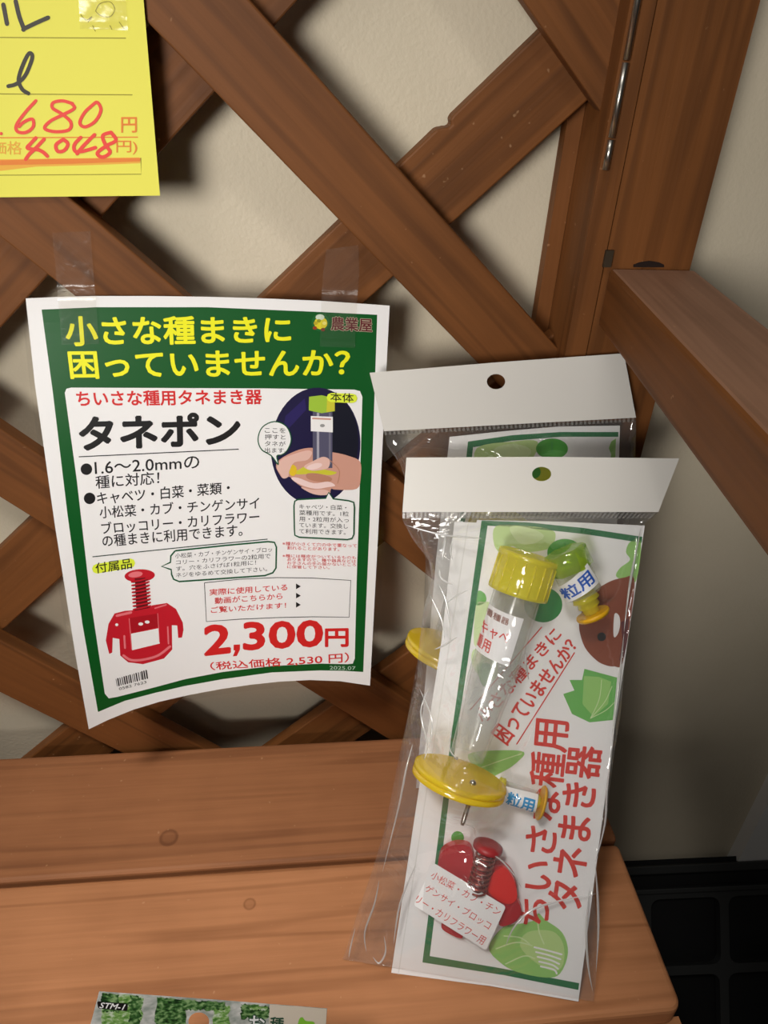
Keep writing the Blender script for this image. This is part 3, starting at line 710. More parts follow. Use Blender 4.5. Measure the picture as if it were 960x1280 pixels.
# shop crest and name
ps.ell(400.6, 403, 11.2, 11.2, flat((24, 100, 44), 0.4), 3); ps.ell(401, 404, 8.2, 7.6, flat((222, 206, 40), 0.4), 4); ps.ell(400, 396.5, 5.5, 3.6, flat((206, 220, 200), 0.4), 5)
for dx, dy, c in ((-7, 7, (150, 60, 30)), (3, 9, (120, 50, 30)), (-2, -2, (150, 150, 40)), (5, 1, (240, 230, 120)), (-6, 1, (190, 170, 40))): ps.ell(400.6+dx, 403+dy, 2.6, 2.2, flat(c, 0.4), 6)
ps.text('農業屋', Q(414, 396, 465, 398.5, 465, 415, 414, 412.5), flat((186, 176, 150), 0.45), 3, 0.055); ps.text('農業屋', Q(414, 396, 465, 398.5, 465, 415, 414, 412.5), flat((96, 18, 30), 0.45), 4, 0.02)
poster = thing('poster', 'white and green laminated sale poster taped to the lattice, curling forward at its foot', 'poster', (-0.05, -0.02, 0.2))
ps.build('printed_sheet', poster, cell=13)
# the laminate reaches a few millimetres past the paper
bm = bmesh.new()
cxm, cym = 270, 620
def grow(p, d):
    dx, dy = p[0]-cxm, p[1]-cym; sx = d if dx > 0 else -d; sy = d if dy > 0 else -d
    return (p[0] + sx*min(1, abs(dx)/150), p[1] + sy*min(1, abs(dy)/200))
og = [grow(p, 7) for p in outline]
n = len(outline)
for lp_off in (0.0016,):
    vo = [bm.verts.new(PS(*p, -0.0002)) for p in og]; vi = [bm.verts.new(PS(*p, -0.0002)) for p in outline]
    for i in range(n): bm.faces.new((vo[i], vo[(i+1) % n], vi[(i+1) % n], vi[i]))
lf = from_bm('laminate_film', bm, LAMI, poster); lf['label'] = 'clear laminate margin'
# the two strips of tape holding it
def tape_y(u, v): return poster_y(u, v)-0.0003 if v > 366 else -0.0012
TS = Curved(tape_y)
tape_strip('clear_tape', [((65, 291), (113, 289), 0), ((69, 330), (116, 330), 0), ((72, 368), (119, 367), 0.0008), ((77, 431), (124, 430), 0.0006)], TS, TAPE, 'clear tape strip holding the left top corner of the poster')
tape_strip('clear_tape', [((408, 312), (448, 306), 0), ((404, 340), (449, 340), 0.0005), ((402, 369), (447, 368), 0.001), ((400, 422), (444, 423), 0.0006), ((400, 433), (444, 435), 0.0006)], TS, TAPE, 'crinkled clear tape strip holding the right top corner of the poster', 0.0006, 0.0012)

# ================================================================== BAGS
def bump_pt(u, v, cu, cv, r, h):
    return h*math.exp(-((u-cu)**2+(v-cv)**2)/(r*r))
def bump_seg(u, v, A, B, r, h0, h1):
    dx, dy = B[0]-A[0], B[1]-A[1]; t = max(0, min(1, ((u-A[0])*dx+(v-A[1])*dy)/(dx*dx+dy*dy)))
    return (h0+(h1-h0)*t)*math.exp(-((u-A[0]-dx*t)**2+(v-A[1]-dy*t)**2)/(r*r))
def make_bag(surf, rows, hdr, hole, strip, label, group, bulge, nx=26, folds=()):
    """rows: (v_left, u_left, v_right, u_right) of the film's outline from the seal to its foot"""
    root = thing('plastic_bag', label, 'bag', surf(*rows[-1][0]), group)
    # printed-white hanging header with a punched hole
    bm = prism([hdr, hole], lambda u, v: surf(u, v, 0.0042), lambda u, v: surf(u, v, 0.0036))
    from_bm('header_card', bm, HDR, root)
    # crimped seal
    (l0, r0), (l1, r1) = strip
    bm = bmesh.new(); nt = 58
    for k in range(nt):
        for (t0, t1, h) in ((k/nt, (k+.55)/nt, 0.0042), ((k+.55)/nt, (k+1)/nt, 0.0036)):
            q = [(l0[0]+(r0[0]-l0[0])*t0, l0[1]+(r0[1]-l0[1])*t0), (l0[0]+(r0[0]-l0[0])*t1, l0[1]+(r0[1]-l0[1])*t1), (l1[0]+(r1[0]-l1[0])*t1, l1[1]+(r1[1]-l1[1])*t1), (l1[0]+(r1[0]-l1[0])*t0, l1[1]+(r1[1]-l1[1])*t0)]
            f = bm.faces.new([bm.verts.new(surf(*p, h)) for p in q]); f.material_index = 0 if h > 0.004 else 1
    from_bm('seal_strip', bm, [SEAL, SEAL2], root)
    # film: front and back sheets meeting at the sides
    bm = bmesh.new(); V = []
    fine = []
    for a, b in zip(rows, rows[1:]):
        m = 5
        for j in range(m):
            t = j/m; fine.append(tuple(tuple(a[k][c]+(b[k][c]-a[k][c])*t for c in (0, 1)) for k in (0, 1)))
    fine.append(rows[-1]); ny = len(fine)-1
    rr = random.Random(len(rows)+int(rows[0][0][0])); ph = [rr.uniform(0, 6.28) for _ in range(8)]
    for side in (1, -1):
        g = []
        for i, (l, r) in enumerate(fine):
            t = i/ny; row = []
            for j in range(nx+1):
                s = j/nx; u = l[0]+(r[0]-l[0])*s; v = l[1]+(r[1]-l[1])*s
                e = math.sin(math.pi*s)**0.55*min(1.0, t*7)*min(1.0, (1-t)*9)
                if side > 0:
                    wr = 0.0011*math.sin(9*s+14*t+ph[0]) + 0.0009*math.sin(23*s-9*t+ph[1]) + 0.0007*math.sin(37*s+31*t+ph[2]) + 0.0007*math.sin(5*s-41*t+ph[3])
                    h = 0.0020 + bulge(u, v)*e + wr*min(1, e*1.5+0.25)
                else: h = -0.0012 - 0.0016*e
                row.append(bm.verts.new(surf(u, v, h)))
            g.append(row)
        for a, b in zip(g, g[1:]):
            for j in range(nx):
                f = bm.faces.new((a[j], a[j+1], b[j+1], b[j]) if side > 0 else (a[j], b[j], b[j+1], a[j+1])); f.smooth = True
        V.append(g)
    for i in range(ny):
        for j in (0, nx):
            f = bm.faces.new((V[0][i][j], V[0][i+1][j], V[1][i+1][j], V[1][i][j])); f.smooth = True
    for j in range(nx): bm.faces.new((V[0][ny][j], V[0][ny][j+1], V[1][ny][j+1], V[1][ny][j]))
    bm.normal_update()
    # raised creases, their bright glints painted by a whitish film
    for fp, fw in folds:
        sp = smooth_path(fp, 5)
        tube_path([surf(u, v, 0.0028+bulge(u, v)*0.96) for u, v in sp], fw*1.3, 6, bm, 1, True)
    fo = from_bm('bag_film', bm, [BAGFILM, FOLD_GLINT], root); fo['label'] = 'clear crinkled bag film'
    return root
HDR = flat((220, 216, 210), 0.42, name='white_header')
SEAL = film('seal_ribs', (0.85, 0.84, 0.82), 0.1, 0.4, 0.2, haze=0.25); SEAL2 = film('seal_grooves', (0.62, 0.60, 0.58), 0.05, 0.3, 0.3, haze=0.05)
def ellipse(cx_, cy_, rx, ry, n=24, ang=0):
    return [(cx_+rx*math.cos(2*math.pi*i/n), cy_+ry*math.sin(2*math.pi*i/n)) for i in range(n)]
LG = [flat(c, 0.5) for c in ((186, 214, 140), (206, 226, 170), (150, 200, 110), (104, 178, 84))]
CG1 = flat((66, 158, 48), 0.5); CG2 = flat((40, 132, 62), 0.5); BORD = flat((34, 112, 66), 0.5); BEAN = flat((134, 66, 40), 0.5); REDP = flat((214, 58, 48), 0.5); BLU = flat((42, 92, 186), 0.5); BLU2 = flat((34, 146, 206), 0.5)

def seed_dispenser(surf, A, B, Dc, label, group, rs=1.0, labelled=True):
    """clear tube with a yellow cap at A, narrowing to a yellow dispensing disc at Dc"""
    root = thing('seed_dispenser', label, 'seed dispenser', surf(*B, 0.0), group)
    r = 0.0150*rs; h = r+0.0025; hB = 0.024*rs; hD = 0.031*rs
    a = surf(*A, h+0.001); b = surf(*B, hB); ax = (b-a).normalized(); n = surf.n
    L = (b-a).length; capL = 0.0255*rs
    # cap: ribbed drum
    prof = [(0, r*1.18), (0.02, r*1.26), (0.12, r*1.28), (0.14, r*1.22), (0.9, r*1.24), (1.0, r*1.26)]
    bm = lathe(a, a+ax*capL, prof, 36); 
    for k in range(18):
        an = 2*math.pi*k/18; s = ax.orthogonal().normalized(); w = ax.cross(s); d = s*math.cos(an)+w*math.sin(an)
        tube_path([a+ax*capL*0.16+d*r*1.225, a+ax*capL*0.95+d*r*1.24], 0.0006, 5, bm)
    from_bm('cap', bm, YCLEAR, root)['label'] = 'yellow clear cap'
    bm = lathe(a+ax*capL*0.9, b, [(0, r), (0.55, r*0.98), (0.8, r*0.82), (1.0, r*0.72)], 32, cap=False)
    lathe(a+ax*capL*0.9, b, [(0, r*0.9), (0.55, r*0.88), (0.8, r*0.72), (1.0, r*0.62)], 32, bm, cap=False)
    from_bm('tube', bm, CLEAR, root)['label'] = 'clear plastic tube'
    # disc: two yellow plates with a rim, tilted towards the viewer
    c = surf(*Dc[:2], hD); tilt = Dc[2]
    dn = (Matrix.Rotation(math.radians(tilt), 3, ax.cross(n).normalized()) @ ax).normalized()
    R = 0.0300*rs
    bm = lathe(c-dn*0.004, c+dn*0.004, [(0, R*0.3), (0, R*0.94), (0.1, R), (0.42, R), (0.46, R*0.95), (0.54, R*0.95), (0.58, R), (0.9, R), (1, R*0.94), (1, R*0.3)], 40)
    from_bm('dispensing_disc', bm, YDISC, root)['label'] = 'yellow clear disc'
    return root, a, b, ax, n, c, dn, R

# ---- back bag ------------------------------------------------------
hb0 = PY(470, 470, -0.021); hb1 = PY(785, 445, -0.017)
fb0 = PZ(600, 1050, 0.0)
PB = Plane(hb0, hb1, Vector((0.09, -0.088, 0.0)))
GRP = None
bag_rows = [((481, 540), (795, 524)), ((483, 556), (795, 545)), ((500, 580), (794, 580)), ((520, 640), (788, 640)), ((532, 700), (780, 700)), ((530, 760), (772, 760)), ((524, 815), (764, 815)), ((514, 870), (757, 870)), ((504, 930), (750, 930)), ((497, 990), (744, 980)), ((492, 1040), (738, 1020))]
def zb(v_): return None
# foot of the back bag rests on the shelf
while PB(480, bag_rows[-1][0][1], 0).z < 0.0015: bag_rows[-1] = tuple((p[0], p[1]-2) for p in bag_rows[-1])
bag_rows = [r for r in bag_rows[:-1] if PB(*r[0], 0).z > 0.012 and PB(*r[1], 0).z > 0.004 and r[0][1] < bag_rows[-1][0][1]-8] + [bag_rows[-1]]
make_bag(PB, bag_rows, [(462, 466), (620, 453), (775, 442), (781, 448), (783, 458), (795, 522), (480, 539)], ellipse(620, 477, 11.5, 9.5),
         (((480, 539), (795, 522)), ((481, 544), (795, 527))), 'clear bag with white hanging header standing behind the front bag', None, lambda u, v: 0.004 + bump_seg(u, v, (628, 640), (560, 800), 60, 0.030, 0.034) + bump_pt(u, v, 556, 818, 45, 0.030))
pb = Print(PB); pb.EPS = 0.00007
pb.sheet([(562, 546), (640, 538), (700, 533), (775, 532), (770, 700), (742, 985), (520, 985), (545, 700)], 0.0004, PAPER, PAPER_BACK)
pb.poly([(585, 552), (640, 544), (700, 540), (773, 540), (773, 546), (700, 546), (640, 551), (592, 559)], BORD, 1); pb.poly([(585, 552), (592, 553), (548, 960), (541, 960)], BORD, 1)
pb.poly(smooth_path([(596, 560), (640, 552), (672, 552), (664, 575), (640, 590), (600, 590)], 4, True), LG[0], 2); pb.poly([(770, 548), (764, 552), (761, 560), (764, 568), (760, 590), (768, 600)], LG[2], 2)
pb.ell(690, 561, 20, 13, CG1, 3); pb.stroke([(690, 552), (690, 566)], 1, CG2, 4, False); pb.ell(640, 565, 24, 10, LG[1], 3)
pb.ell(676, 595, 30, 14, flat((196, 200, 40), 0.5), 3); pb.ell(668, 590, 8, 8, CG1, 4)
tag(pb.build('leaflet', cell=0), 'leaflet with green border mostly hidden inside the back bag', 'leaflet')
seed_dispenser(PB, (628, 640), (560, 800), (558, 815, 4), 'seed dispenser in the back bag, only its yellow disc edge showing', None)

# ---- front bag -----------------------------------------------------
fl = PZ(505, 1214, 0.0035); fr = PZ(723, 1252, 0.0035); ftop = PY(700, 654, -0.086)
PF = Plane(fl, fr, ftop)
frows = [((503, 640), (821, 642)), ((504, 652), (803, 656)), ((517, 676), (800, 680)), ((536, 700), (796, 715)), ((540, 724), (791, 750)), ((529, 765), (786, 790)), ((523, 815), (780, 840)), ((521, 850), (776, 890)), ((511, 890), (768, 940)), ((500, 940), (762, 985)), ((491, 985), (758, 1030)), ((480, 1040), (747, 1075)), ((463, 1095), (743, 1120)), ((444, 1150), (748, 1170)), ((432, 1190), (746, 1215)), ((428, 1199), (742, 1252))]
def fb_s(u, v): return 0.005 + max(bump_seg(u, v, (665, 700), (583, 955), 75, 0.038, 0.046), bump_pt(u, v, 574, 974, 70, 0.066), bump_seg(u, v, (704, 688), (742, 770), 45, 0.028, 0.024), bump_pt(u, v, 655, 1000, 40, 0.030), bump_pt(u, v, 590, 1120, 80, 0.024))
make_bag(PF, frows, [(508, 572), (678, 571), (849, 573), (823, 640), (503, 640)], ellipse(677, 592.5, 12, 9),
         (((503, 640), (823, 640)), ((503, 648), (815, 648))), 'clear bag with white hanging header nearest the viewer, leaning on the back bag', None, fb_s, folds=[
    ([(506, 656), (550, 668), (590, 672), (602, 673)], .0005), ([(557, 666), (555, 685), (552, 702)], .0008), ([(566, 672), (563, 690), (566, 700)], .0005), ([(549, 712), (552, 724), (566, 731)], .0006), ([(549, 732), (557, 750), (562, 775), (563, 800)], .0006),
    ([(556, 756), (570, 745), (586, 737)], .0004), ([(543, 812), (556, 806), (572, 796)], .0005), ([(538, 745), (552, 775), (556, 800)], .0005), ([(536, 860), (526, 890), (534, 930), (530, 950)], .0005), ([(516, 930), (508, 960), (498, 1010), (478, 1090)], .0005),
    ([(801, 660), (793, 700), (786, 740), (780, 790)], .0006), ([(780, 792), (774, 850), (768, 900), (765, 940)], .0006), ([(765, 940), (759, 985), (756, 1030), (744, 1078)], .0005), ([(744, 1080), (747, 1120), (748, 1165), (745, 1215)], .0006), ([(737, 1110), (733, 1160), (735, 1205), (741, 1240)], .0006),
    ([(632, 1183), (642, 1160), (664, 1138), (700, 1126), (745, 1117)], .0006), ([(658, 815), (657, 830), (661, 850)], .0006), ([(580, 1030), (592, 1034), (594, 1045)], .0004), ([(568, 1030), (576, 1028)], .0004), ([(606, 1066), (622, 1072), (640, 1090), (652, 1110)], .0004),
    ([(458, 1190), (456, 1165), (468, 1130), (474, 1100)], .0005), ([(466, 1196), (474, 1204), (482, 1190), (480, 1170)], .0005), ([(444, 1160), (438, 1185), (436, 1197)], .0004), ([(520, 1080), (500, 1130), (492, 1180)], .0005), ([(524, 860), (540, 900), (536, 935)], .0004), ([(566, 905), (562, 935), (572, 950)], .0004)])
# folded leaflet: rear leaf then printed front leaf
pf = Print(PF)
pf.sheet([(596, 650), (700, 652), (806, 657), (764, 940), (723, 1252), (610, 1232), (507, 1214), (552, 930)], 0.0002, PAPER, PAPER_BACK)
pf.poly([(603, 650.5), (660, 654), (730, 661), (802, 672), (800, 673.5), (801, 666), (803, 674), (730, 668.5), (660, 661.5), (610, 658)], BORD, 1) if False else None
pf.poly([(602, 650.6), (660, 653), (730, 660), (803, 671), (802, 678.5), (730, 667.5), (660, 660), (609, 657)], BORD, 1)
pf.poly([(602, 650.6), (609.5, 657), (569, 935), (537, 1196), (528, 1203), (562, 935)], BORD, 1)
pf.poly([(528, 1203), (537, 1195), (630, 1211), (724, 1229), (723, 1237.5), (630, 1219)], BORD, 1)
c6 = lambda x, y: (580+x*0.25, 640+y*0.25)
pf.poly(smooth_path([c6(160, 70), c6(300, 68), c6(440, 90), c6(455, 140), c6(420, 185), c6(300, 200), c6(240, 170), c6(190, 210), c6(150, 160)], 4, True), LG[0], 1)
pf.poly(smooth_path([c6(230, 75), c6(330, 80), c6(400, 120), c6(340, 160), c6(270, 150)], 4, True), LG[1], 2)
pf.poly(smooth_path([c6(885, 145), c6(830, 150), c6(810, 200), c6(830, 240), c6(780, 280), c6(760, 320), c6(800, 340), c6(860, 345)], 4, True), LG[2], 1)
pf.poly(smooth_path([c6(70, 395), c6(105, 410), c6(108, 450), c6(60, 465)], 4, True), LG[3], 1)
pf.poly(smooth_path([c6(60, 470), c6(100, 450), c6(130, 470), c6(90, 640), c6(50, 660)], 4, True), LG[1], 1)
pf.poly(smooth_path([(592, 812), (610, 815), (622, 830), (618, 850), (600, 845), (590, 830)], 4, True), LG[1], 1); pf.poly(smooth_path([(596, 832), (612, 830), (612, 846), (604, 858)], 4, True), LG[3], 2)
pf.ell(706, 691, 22, 17.5, CG1, 2); pf.ell(679, 756, 24, 22, CG2, 2); pf.stroke([(706, 678), (708, 690)], 1, CG2, 3, False)
bean = smooth_path([(793, 724), (780, 722), (760, 728), (738, 744), (726, 768), (724, 786), (731, 809), (745, 825), (757, 831.5), (768, 833), (778, 829), (788, 776)], 4, True)
pf.poly(bean, BEAN, 2); pf.ell(752, 796, 5.5, 5.5, BLACK, 4)
pf.poly(smooth_path([(768, 768), (774, 770), (775, 782), (772, 793), (767, 795)], 4, True), PAPER, 4); pf.poly([(776, 778), (786, 772), (784, 800), (780, 822), (774, 826), (778, 800)], flat((92, 40, 44), 0.5), 3)
leaf1 = [(704, 867.5), (718, 863), (712, 850), (727.5, 850), (730.6, 836), (749, 841), (771.5, 847), (766, 900), (737, 903), (715, 892.5)]
pf.poly(leaf1, LG[3], 2); pf.poly([(730, 845), (748, 846), (764, 852), (760, 880), (742, 896), (728, 880)], LG[2], 3)
for e in ((765, 858), (768, 878), (752, 850)): pf.stroke([(738, 898), ((738+e[0])/2+4, (898+e[1])/2), e], 0.9, LG[1], 4)
leaf2 = smooth_path([(611, 1184), (629, 1159), (655, 1154), (668, 1150), (673, 1141.6), (682, 1150), (703, 1166), (710, 1191), (700, 1217), (682, 1222), (646.6, 1215), (625, 1203)], 4, True)
pf.poly(leaf2, LG[2], 2); pf.poly(smooth_path([(660, 1165), (690, 1164), (704, 1180), (704, 1205), (692, 1214), (668, 1202), (650, 1182)], 4, True), LG[0], 3)
for q in ([(620, 1186), (645, 1178), (665, 1182)], [(630, 1170), (650, 1172), (662, 1180)], [(632, 1205), (655, 1195), (668, 1198)], [(672, 1150), (674, 1165), (680, 1180)]): pf.stroke(q, 1.6, LG[1], 4)
for i in range(5): pf.stroke([(668+i*2, 1184+i*6), (684+i*2, 1188+i*6), (702-i*1.5, 1193+i*6)], 2.2, PAPER, 4)
pf.poly(smooth_path([(585, 943), (620, 938), (655, 940), (644, 955), (626, 966), (610, 972), (596, 962)], 4, True), LG[2], 2); pf.stroke([(600, 960), (628, 950), (652, 942)], 1.2, LG[1], 3)
pf.ell(572, 1047, 8, 8, CG1, 2)
pf.line_text('小さな種まきに', (599, 899), (697, 789), 19, 17, REDP, 4, 0.02)
pf.line_text('困っていませんか？', (624, 924), (716, 803), 27, 17, REDP, 4, 0.02)
pf.stroke([(588, 887), (677, 784)], 1.4, REDP, 3, False); pf.stroke([(646, 930), (718, 816)], 1.5, REDP, 3, False)
pf.text('ちいさな種用', Q(648, 1153, 668, 898, 712, 903, 686, 1160), REDP, 4, 0.022)
pf.text('タネまき器', Q(684, 1132, 711, 931, 753, 935, 727, 1140), REDP, 4, 0.022)
tag(pf.build('leaflet', cell=0), 'printed leaflet with red upright lettering and vegetable drawings in the front bag', 'leaflet')
PF2 = Plane(PF.o-PF.n*0.0009, PF.o-PF.n*0.0009+(fr-fl), PF.o-PF.n*0.0009+(ftop-fl))
pr = Print(PF2)
pr.sheet([(568, 652), (640, 655), (798, 665), (715, 1244), (600, 1231), (489, 1216), (520, 1010), (552, 800)], 0.0002, PAPER, PAPER_BACK)
pr.stroke([(585, 655), (498, 1217)], 1.5, PAPER_BACK, 1, False)
tag(pr.build('folded_sheet', cell=0), 'plain white folded sheet behind the printed leaflet in the front bag', 'paper')

# ---- seed dispenser in the front bag ------------------------------
root, a, b, ax, n, c, dn, R = seed_dispenser(PF, (662, 693), (584, 945), (574, 974, 4), 'yellow capped clear seed dispenser lying in the front bag', None)
# sticker round the upper tube
side = ax.cross(n).normalized()
if (side.x) < 0: side = -side
def on_tube(uv, rad=0.0153):
    # measured point -> where it sits on the front half of the tube
    p = PF(uv[0], uv[1], 0.0150+0.0025+0.004); d = p-a; t = d.dot(ax); s = max(-0.99, min(0.99, d.dot(side)/rad))
    f = n if n.dot(CAM-a) > 0 else -n
    return a + ax*t + side*(s*rad) + f*(math.sqrt(1-s*s)*rad)
class TubeSurf:
    def __call__(s_, u, v, off=0.0): return on_tube((u, v), 0.0153+max(off, -0.0002))
lb = Print(TubeSurf())
lb.sheet([c6(105, 448), c6(292, 510), c6(218, 738), c6(30, 665)], 0.0001, PAPER, PAPER_BACK)
lb.text('播種器', [c6(110, 468), c6(222, 508), c6(214, 540), c6(100, 500)], BEAN, 2, 0.01); lb.text('キャベ', [c6(85, 530), c6(222, 575), c6(205, 630), c6(72, 585)], REDP, 2, 0.012); lb.text('種用', [c6(58, 590), c6(135, 620), c6(120, 678), c6(42, 648)], REDP, 2, 0.012)
lo_ = lb.build('sticker', root, cell=5); lo_['label'] = 'white sticker with red lettering'
for uv, rr_ in (((591, 979), 0.0021), ((570, 948), 0.0014)):
    p = PF(*uv, 0.0); v = CAM-p
    # seat the ball on the disc's upper face
    hit = c + dn*(-0.0045); rdir = (p-CAM).normalized(); q = CAM + rdir*((hit-CAM).dot(dn)/rdir.dot(dn))
    from_bm('steel_ball', ball(q, rr_), METAL, root)
so_ = side*0.010
bm = lathe(c+so_+dn*0.004, c+so_+dn*0.027, [(0, .0016), (0.9, .0016), (1, .0012)], 12); from_bm('pin', bm, METAL, root)

# ---- the two small nozzles ----------------------------------------
def nozzle(name, label, cap_c, mid, tip, cap_mat, sticker_quad, txt_mat, r, order):
    rt_ = thing(name, label, 'nozzle', PF(*mid, 0.0))
    h = r+0.002
    A, Mi, B = PF(*cap_c, h), PF(*mid, h), PF(*tip, h); d = (B-A).normalized(); L = (B-A).length
    f0, f1 = order['cap'], order['barrel']
    bm = lathe(A, A+d*L*f0, [(0, r*.92), (.08, r*1.0), (1, r*1.0)], 6 if cap_mat is GCLEAR else 24); from_bm('cap', bm, cap_mat, rt_)
    bm = lathe(A+d*L*f0, A+d*L*f1, [(0, r*.85), (1, r*.85)], 24); from_bm('barrel', bm, CLEAR, rt_)
    bm = lathe(A+d*L*f1, A+d*L*0.97, [(0, r*.5), (.3, r*.62), (.35, r*.45), (.6, r*.5), (.65, r*.38), (1, r*.34)], 20); from_bm('tip', bm, YCLEAR, rt_)
    bm = lathe(A+d*L*0.95, A+d*L*1.02, [(0, order['fl']*r*0.96), (.4, order['fl']*r), (1, order['fl']*r*.9)], 26); o_ = from_bm('flange', bm, flat((226, 170, 30), 0.35, name='amber_plastic'), rt_); o_['label'] = 'amber round flange'
    sd = d.cross(PF.n).normalized()
    def osurf(u, v, off=0.0):
        p = PF(u, v, h); e = p-A; t = e.dot(d); s = max(-.96, min(.96, e.dot(sd)/(r*.9))); rad = r*.92+max(off, -0.0001)
        return A + d*t + sd*(s*rad) + PF.n*(math.sqrt(1-s*s)*rad)
    w = Print(osurf); w.sheet(sticker_quad, 0.0001, PAPER, PAPER_BACK)
    q = sticker_quad; lerp = lambda a_, b_, t: (a_[0]+(b_[0]-a_[0])*t, a_[1]+(b_[1]-a_[1])*t)
    def inset(x, y): return lerp(lerp(q[0], q[1], x), lerp(q[3], q[2], x), y)
    w.text('粒用', [inset(.10, .16), inset(.92, .16), inset(.92, .84), inset(.10, .84)], txt_mat, 2, 0.03)
    s_ = w.build('sticker', rt_, cell=4); s_['label'] = 'white sticker with blue lettering'
    return rt_
nozzle('seed_nozzle', 'small nozzle with lime cap and blue lettered sticker, over the brown seed drawing', (704, 688), (722, 730), (742, 770), GCLEAR, [(691, 737), (731, 701), (746, 725), (705, 752)], BLU, 0.0140, {'cap': .30, 'barrel': .66, 'fl': .78})
nozzle('seed_nozzle', 'small nozzle with blue lettered sticker beside the yellow disc of the front dispenser', (622, 986), (650, 996), (678, 1004), YCLEAR, [(632, 979), (672, 990), (667, 1016), (626, 1003)], BLU2, 0.0078, {'cap': .12, 'barrel': .86, 'fl': 1.45})

# ---- red sowing attachment ----------------------------------------
att = thing('sowing_attachment', 'red clear plastic attachment with coil spring at the foot of the front bag', 'attachment', PF(598, 1120, 0.0))
def c7(x, y): return (420+x*0.354, 1000+y*0.354)
lob = [c7(*p) for p in smooth_path([(362, 212), (378, 178), (420, 158), (465, 162), (482, 185), (490, 240), (540, 262), (560, 235), (590, 232), (620, 258), (638, 300), (640, 350), (655, 390), (640, 425), (600, 445), (575, 440), (590, 395), (560, 370), (500, 350), (460, 400), (450, 470), (440, 490), (385, 465), (372, 440), (395, 380), (380, 320), (360, 270)], 3, True)]
bm = prism([lob], lambda u, v: PF(u, v, 0.0085), lambda u, v: PF(u, v, 0.0085)-PF.n*0.0062)
bmesh.ops.recalc_face_normals(bm, faces=bm.faces); bevel(bm, 0.0007, 2)
from_bm('body', bm, RCLEAR, att)['label'] = 'red clear hooked body'
bright = [c7(*p) for p in smooth_path([(548, 268), (590, 238), (618, 262), (634, 300), (638, 350), (600, 368), (536, 322)], 3, True)]
bm = prism([bright], lambda u, v: PF(u, v, 0.0112), lambda u, v: PF(u, v, 0.0112)-PF.n*0.0025); bmesh.ops.recalc_face_normals(bm, faces=bm.faces)
from_bm('shield', bm, flat((216, 34, 28), 0.3, name='bright_red_plastic'), att)['label'] = 'bright red cheek'
sa, sb = PF(*c7(536, 168), 0.013), PF(*c7(496, 318), 0.013); sd = (sb-sa).normalized()
bm = lathe(sa-sd*0.003, sa+sd*0.002, [(0, .0062), (.3, .0098), (.8, .0098), (1, .0070)], 26); lathe(sa, sb, [(0, .0034), (1, .0034)], 14, bm)
from_bm('bolt', bm, flat((150, 38, 42), 0.45, name='dull_red_plastic'), att)
s1 = sd.orthogonal().normalized(); s2 = sd.cross(s1)
pts = [sa+sd*0.002+(sb-sa)*(0.94*k/150.0)+(s1*math.cos(k/150*2*math.pi*8)+s2*math.sin(k/150*2*math.pi*8))*0.0062 for k in range(151)]
from_bm('spring', tube_path(pts, 0.0008, 6), flat((150, 76, 66), 0.3, 0.6, name='coppery_spring'), att)
PL = Plane(PF.o+PF.n*0.0150, PF.o+PF.n*0.0150+(fr-fl), PF.o+PF.n*0.0150+(ftop-fl))
la = Print(PL); la.sheet(rrect_path((542, 1078.5), (632.5, 1133), (607.5, 1188), (517, 1131.5), 4), 0.0003, PAPER, PAPER_BACK)
la.line_text('小松菜・カブ・チン', c7(338, 262), c7(580, 398), 10, 11, REDP, 2, 0.0); la.line_text('ゲンサイ・ブロッコ', c7(318, 308), c7(545, 446), 10, 11, REDP, 2, 0.0); la.line_text('リー・カリフラワー用', c7(284, 348), c7(524, 500), 10, 11, REDP, 2, 0.0)
la.build('sticker', att, cell=0)['label'] = 'white sticker with pale red lettering'

# ================================================================== SEED PACKET AT THE FOOT
k0 = PY(124, 1239, -0.2795); k1_ = PY(409, 1260.5, -0.2795)
PK = Plane(k0, k1_, Vector((k0.x, -0.300, -0.0965)))
pk = Print(PK)
FOL = mottled('printed_foliage', (18, 46, 22), (140, 172, 116), 420, 0.4, 0, (62, 108, 52)); FOL2 = mottled('printed_pale_foliage', (70, 122, 48), (200, 212, 190), 380, 0.4, 0, (130, 172, 92)); PALE = mottled('printed_haze', (150, 158, 150), (214, 212, 208), 160, 0.4, 0)
BEI = flat((222, 208, 190), 0.45)
def c8(x, y): return (100+x*0.34375, 1220+y*0.34375)
def low(u, side): return (u, 1500)
hole = ellipse(248.5, 1277, 13, 11.5)
pk.sheet([(124, 1239), (270, 1249.5), (409, 1260.5), (402, 1345), (100, 1330)], 0.0006, PALE, PAPER_BACK, [hole])
def tree(cx_, cy_, rx, ry, mat, lay, seed):
    r_ = random.Random(seed); pts = []
    for i in range(26):
        a_ = 2*math.pi*i/26; k = r_.uniform(.72, 1.08); pts.append((cx_+rx*k*math.cos(a_), cy_+ry*k*math.sin(a_)))
    pk.poly(pts, mat, lay)
def clampy(pts): return pts
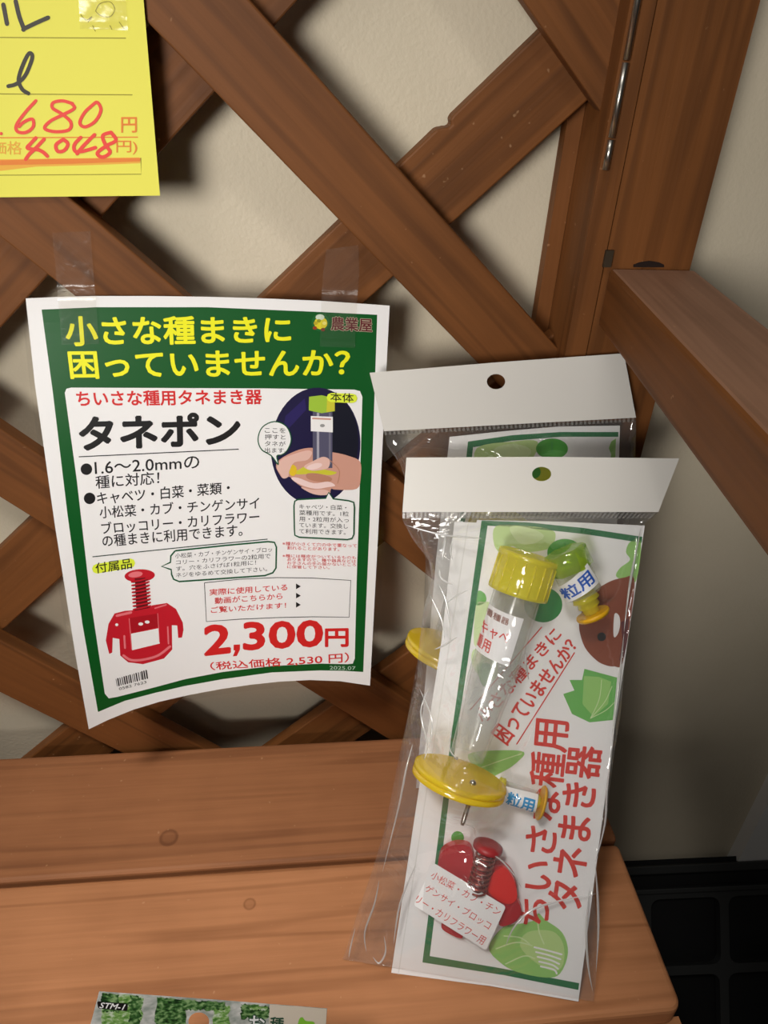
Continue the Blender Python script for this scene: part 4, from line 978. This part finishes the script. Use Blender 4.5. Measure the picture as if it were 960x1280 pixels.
# tree crowns in the printed picture, each kept under the packet's edge
def crown(xl, xr, mat, lay, seed, top=3, bottom=1322, side=3.0):
    r_ = random.Random(seed); up_, dn_, lf_, rt2 = [], [], [], []
    m = 14
    edge = lambda x: 1239.6+(x-124)*0.0752
    for i in range(m+1):
        x = xl+(xr-xl)*i/m; up_.append((x, edge(x)+0.8+r_.uniform(0, top))); dn_.append((x+r_.uniform(-1, 1), bottom+r_.uniform(-3, 1)))
    for j in range(1, 12):
        y0 = edge(xl)+top+1; y = y0+(bottom-y0-4)*j/12
        lf_.append((xl-r_.uniform(-side, side), y)); rt2.append((xr+r_.uniform(-side, side), y))
    pk.poly(up_+rt2+dn_[::-1]+lf_[::-1], mat, lay)
crown(128, 177, FOL2, 1, 1, 1.5); crown(127, 148, FOL, 2, 2, 2, 1266, 1.5); crown(162, 176, FOL, 2, 12, 4, 1290)
crown(196, 231, FOL, 1, 3, 2); crown(229, 262, FOL, 2, 13, 2.5, 1263.5, 1); crown(266, 287, FOL2, 1, 4, 6, 1322, 2); crown(252, 281, FOL, 3, 14, 1.5, 1263.5, 1)
crown(301, 337, FOL, 1, 5, 2.5, 1274, 1.5); crown(312, 334, FOL2, 2, 6, 3, 1263, 1.5)
pk.poly([(337, 1255.5), (408.6, 1261), (403, 1338), (336, 1330)], BEI, 2)
pk.poly(rrect_path(c8(62, 92), c8(174, 100), c8(172, 128), c8(66, 118), 2.5), BLACK, 3); pk.text('STM-1', [c8(74, 96), c8(166, 104), c8(160, 124), c8(70, 116)], PAPER, 4, 0.03, 0.2)
DKG = flat((24, 74, 52), 0.45)
pk.text('お', Q(312, 1269.5, 331, 1271, 330, 1291, 311, 1289), DKG, 3, 0.09); pk.text('お', Q(312, 1269.5, 331, 1271, 330, 1291, 311, 1289), PAPER, 4, 0.02)
pk.text('種', Q(338, 1271, 355, 1272.5, 354, 1292, 337, 1290), DKG, 3, 0.02)
pk.poly(smooth_path([(372, 1285), (374, 1274), (378, 1271.5), (382, 1276), (391, 1277), (393, 1280), (384, 1283), (384, 1296), (376, 1300)], 4, True), flat((132, 196, 56), 0.45), 3)
tag(pk.build('seed_packet', cell=0), 'hang-hole seed packet with a printed green tree picture, in front of the shelf', 'seed packet')
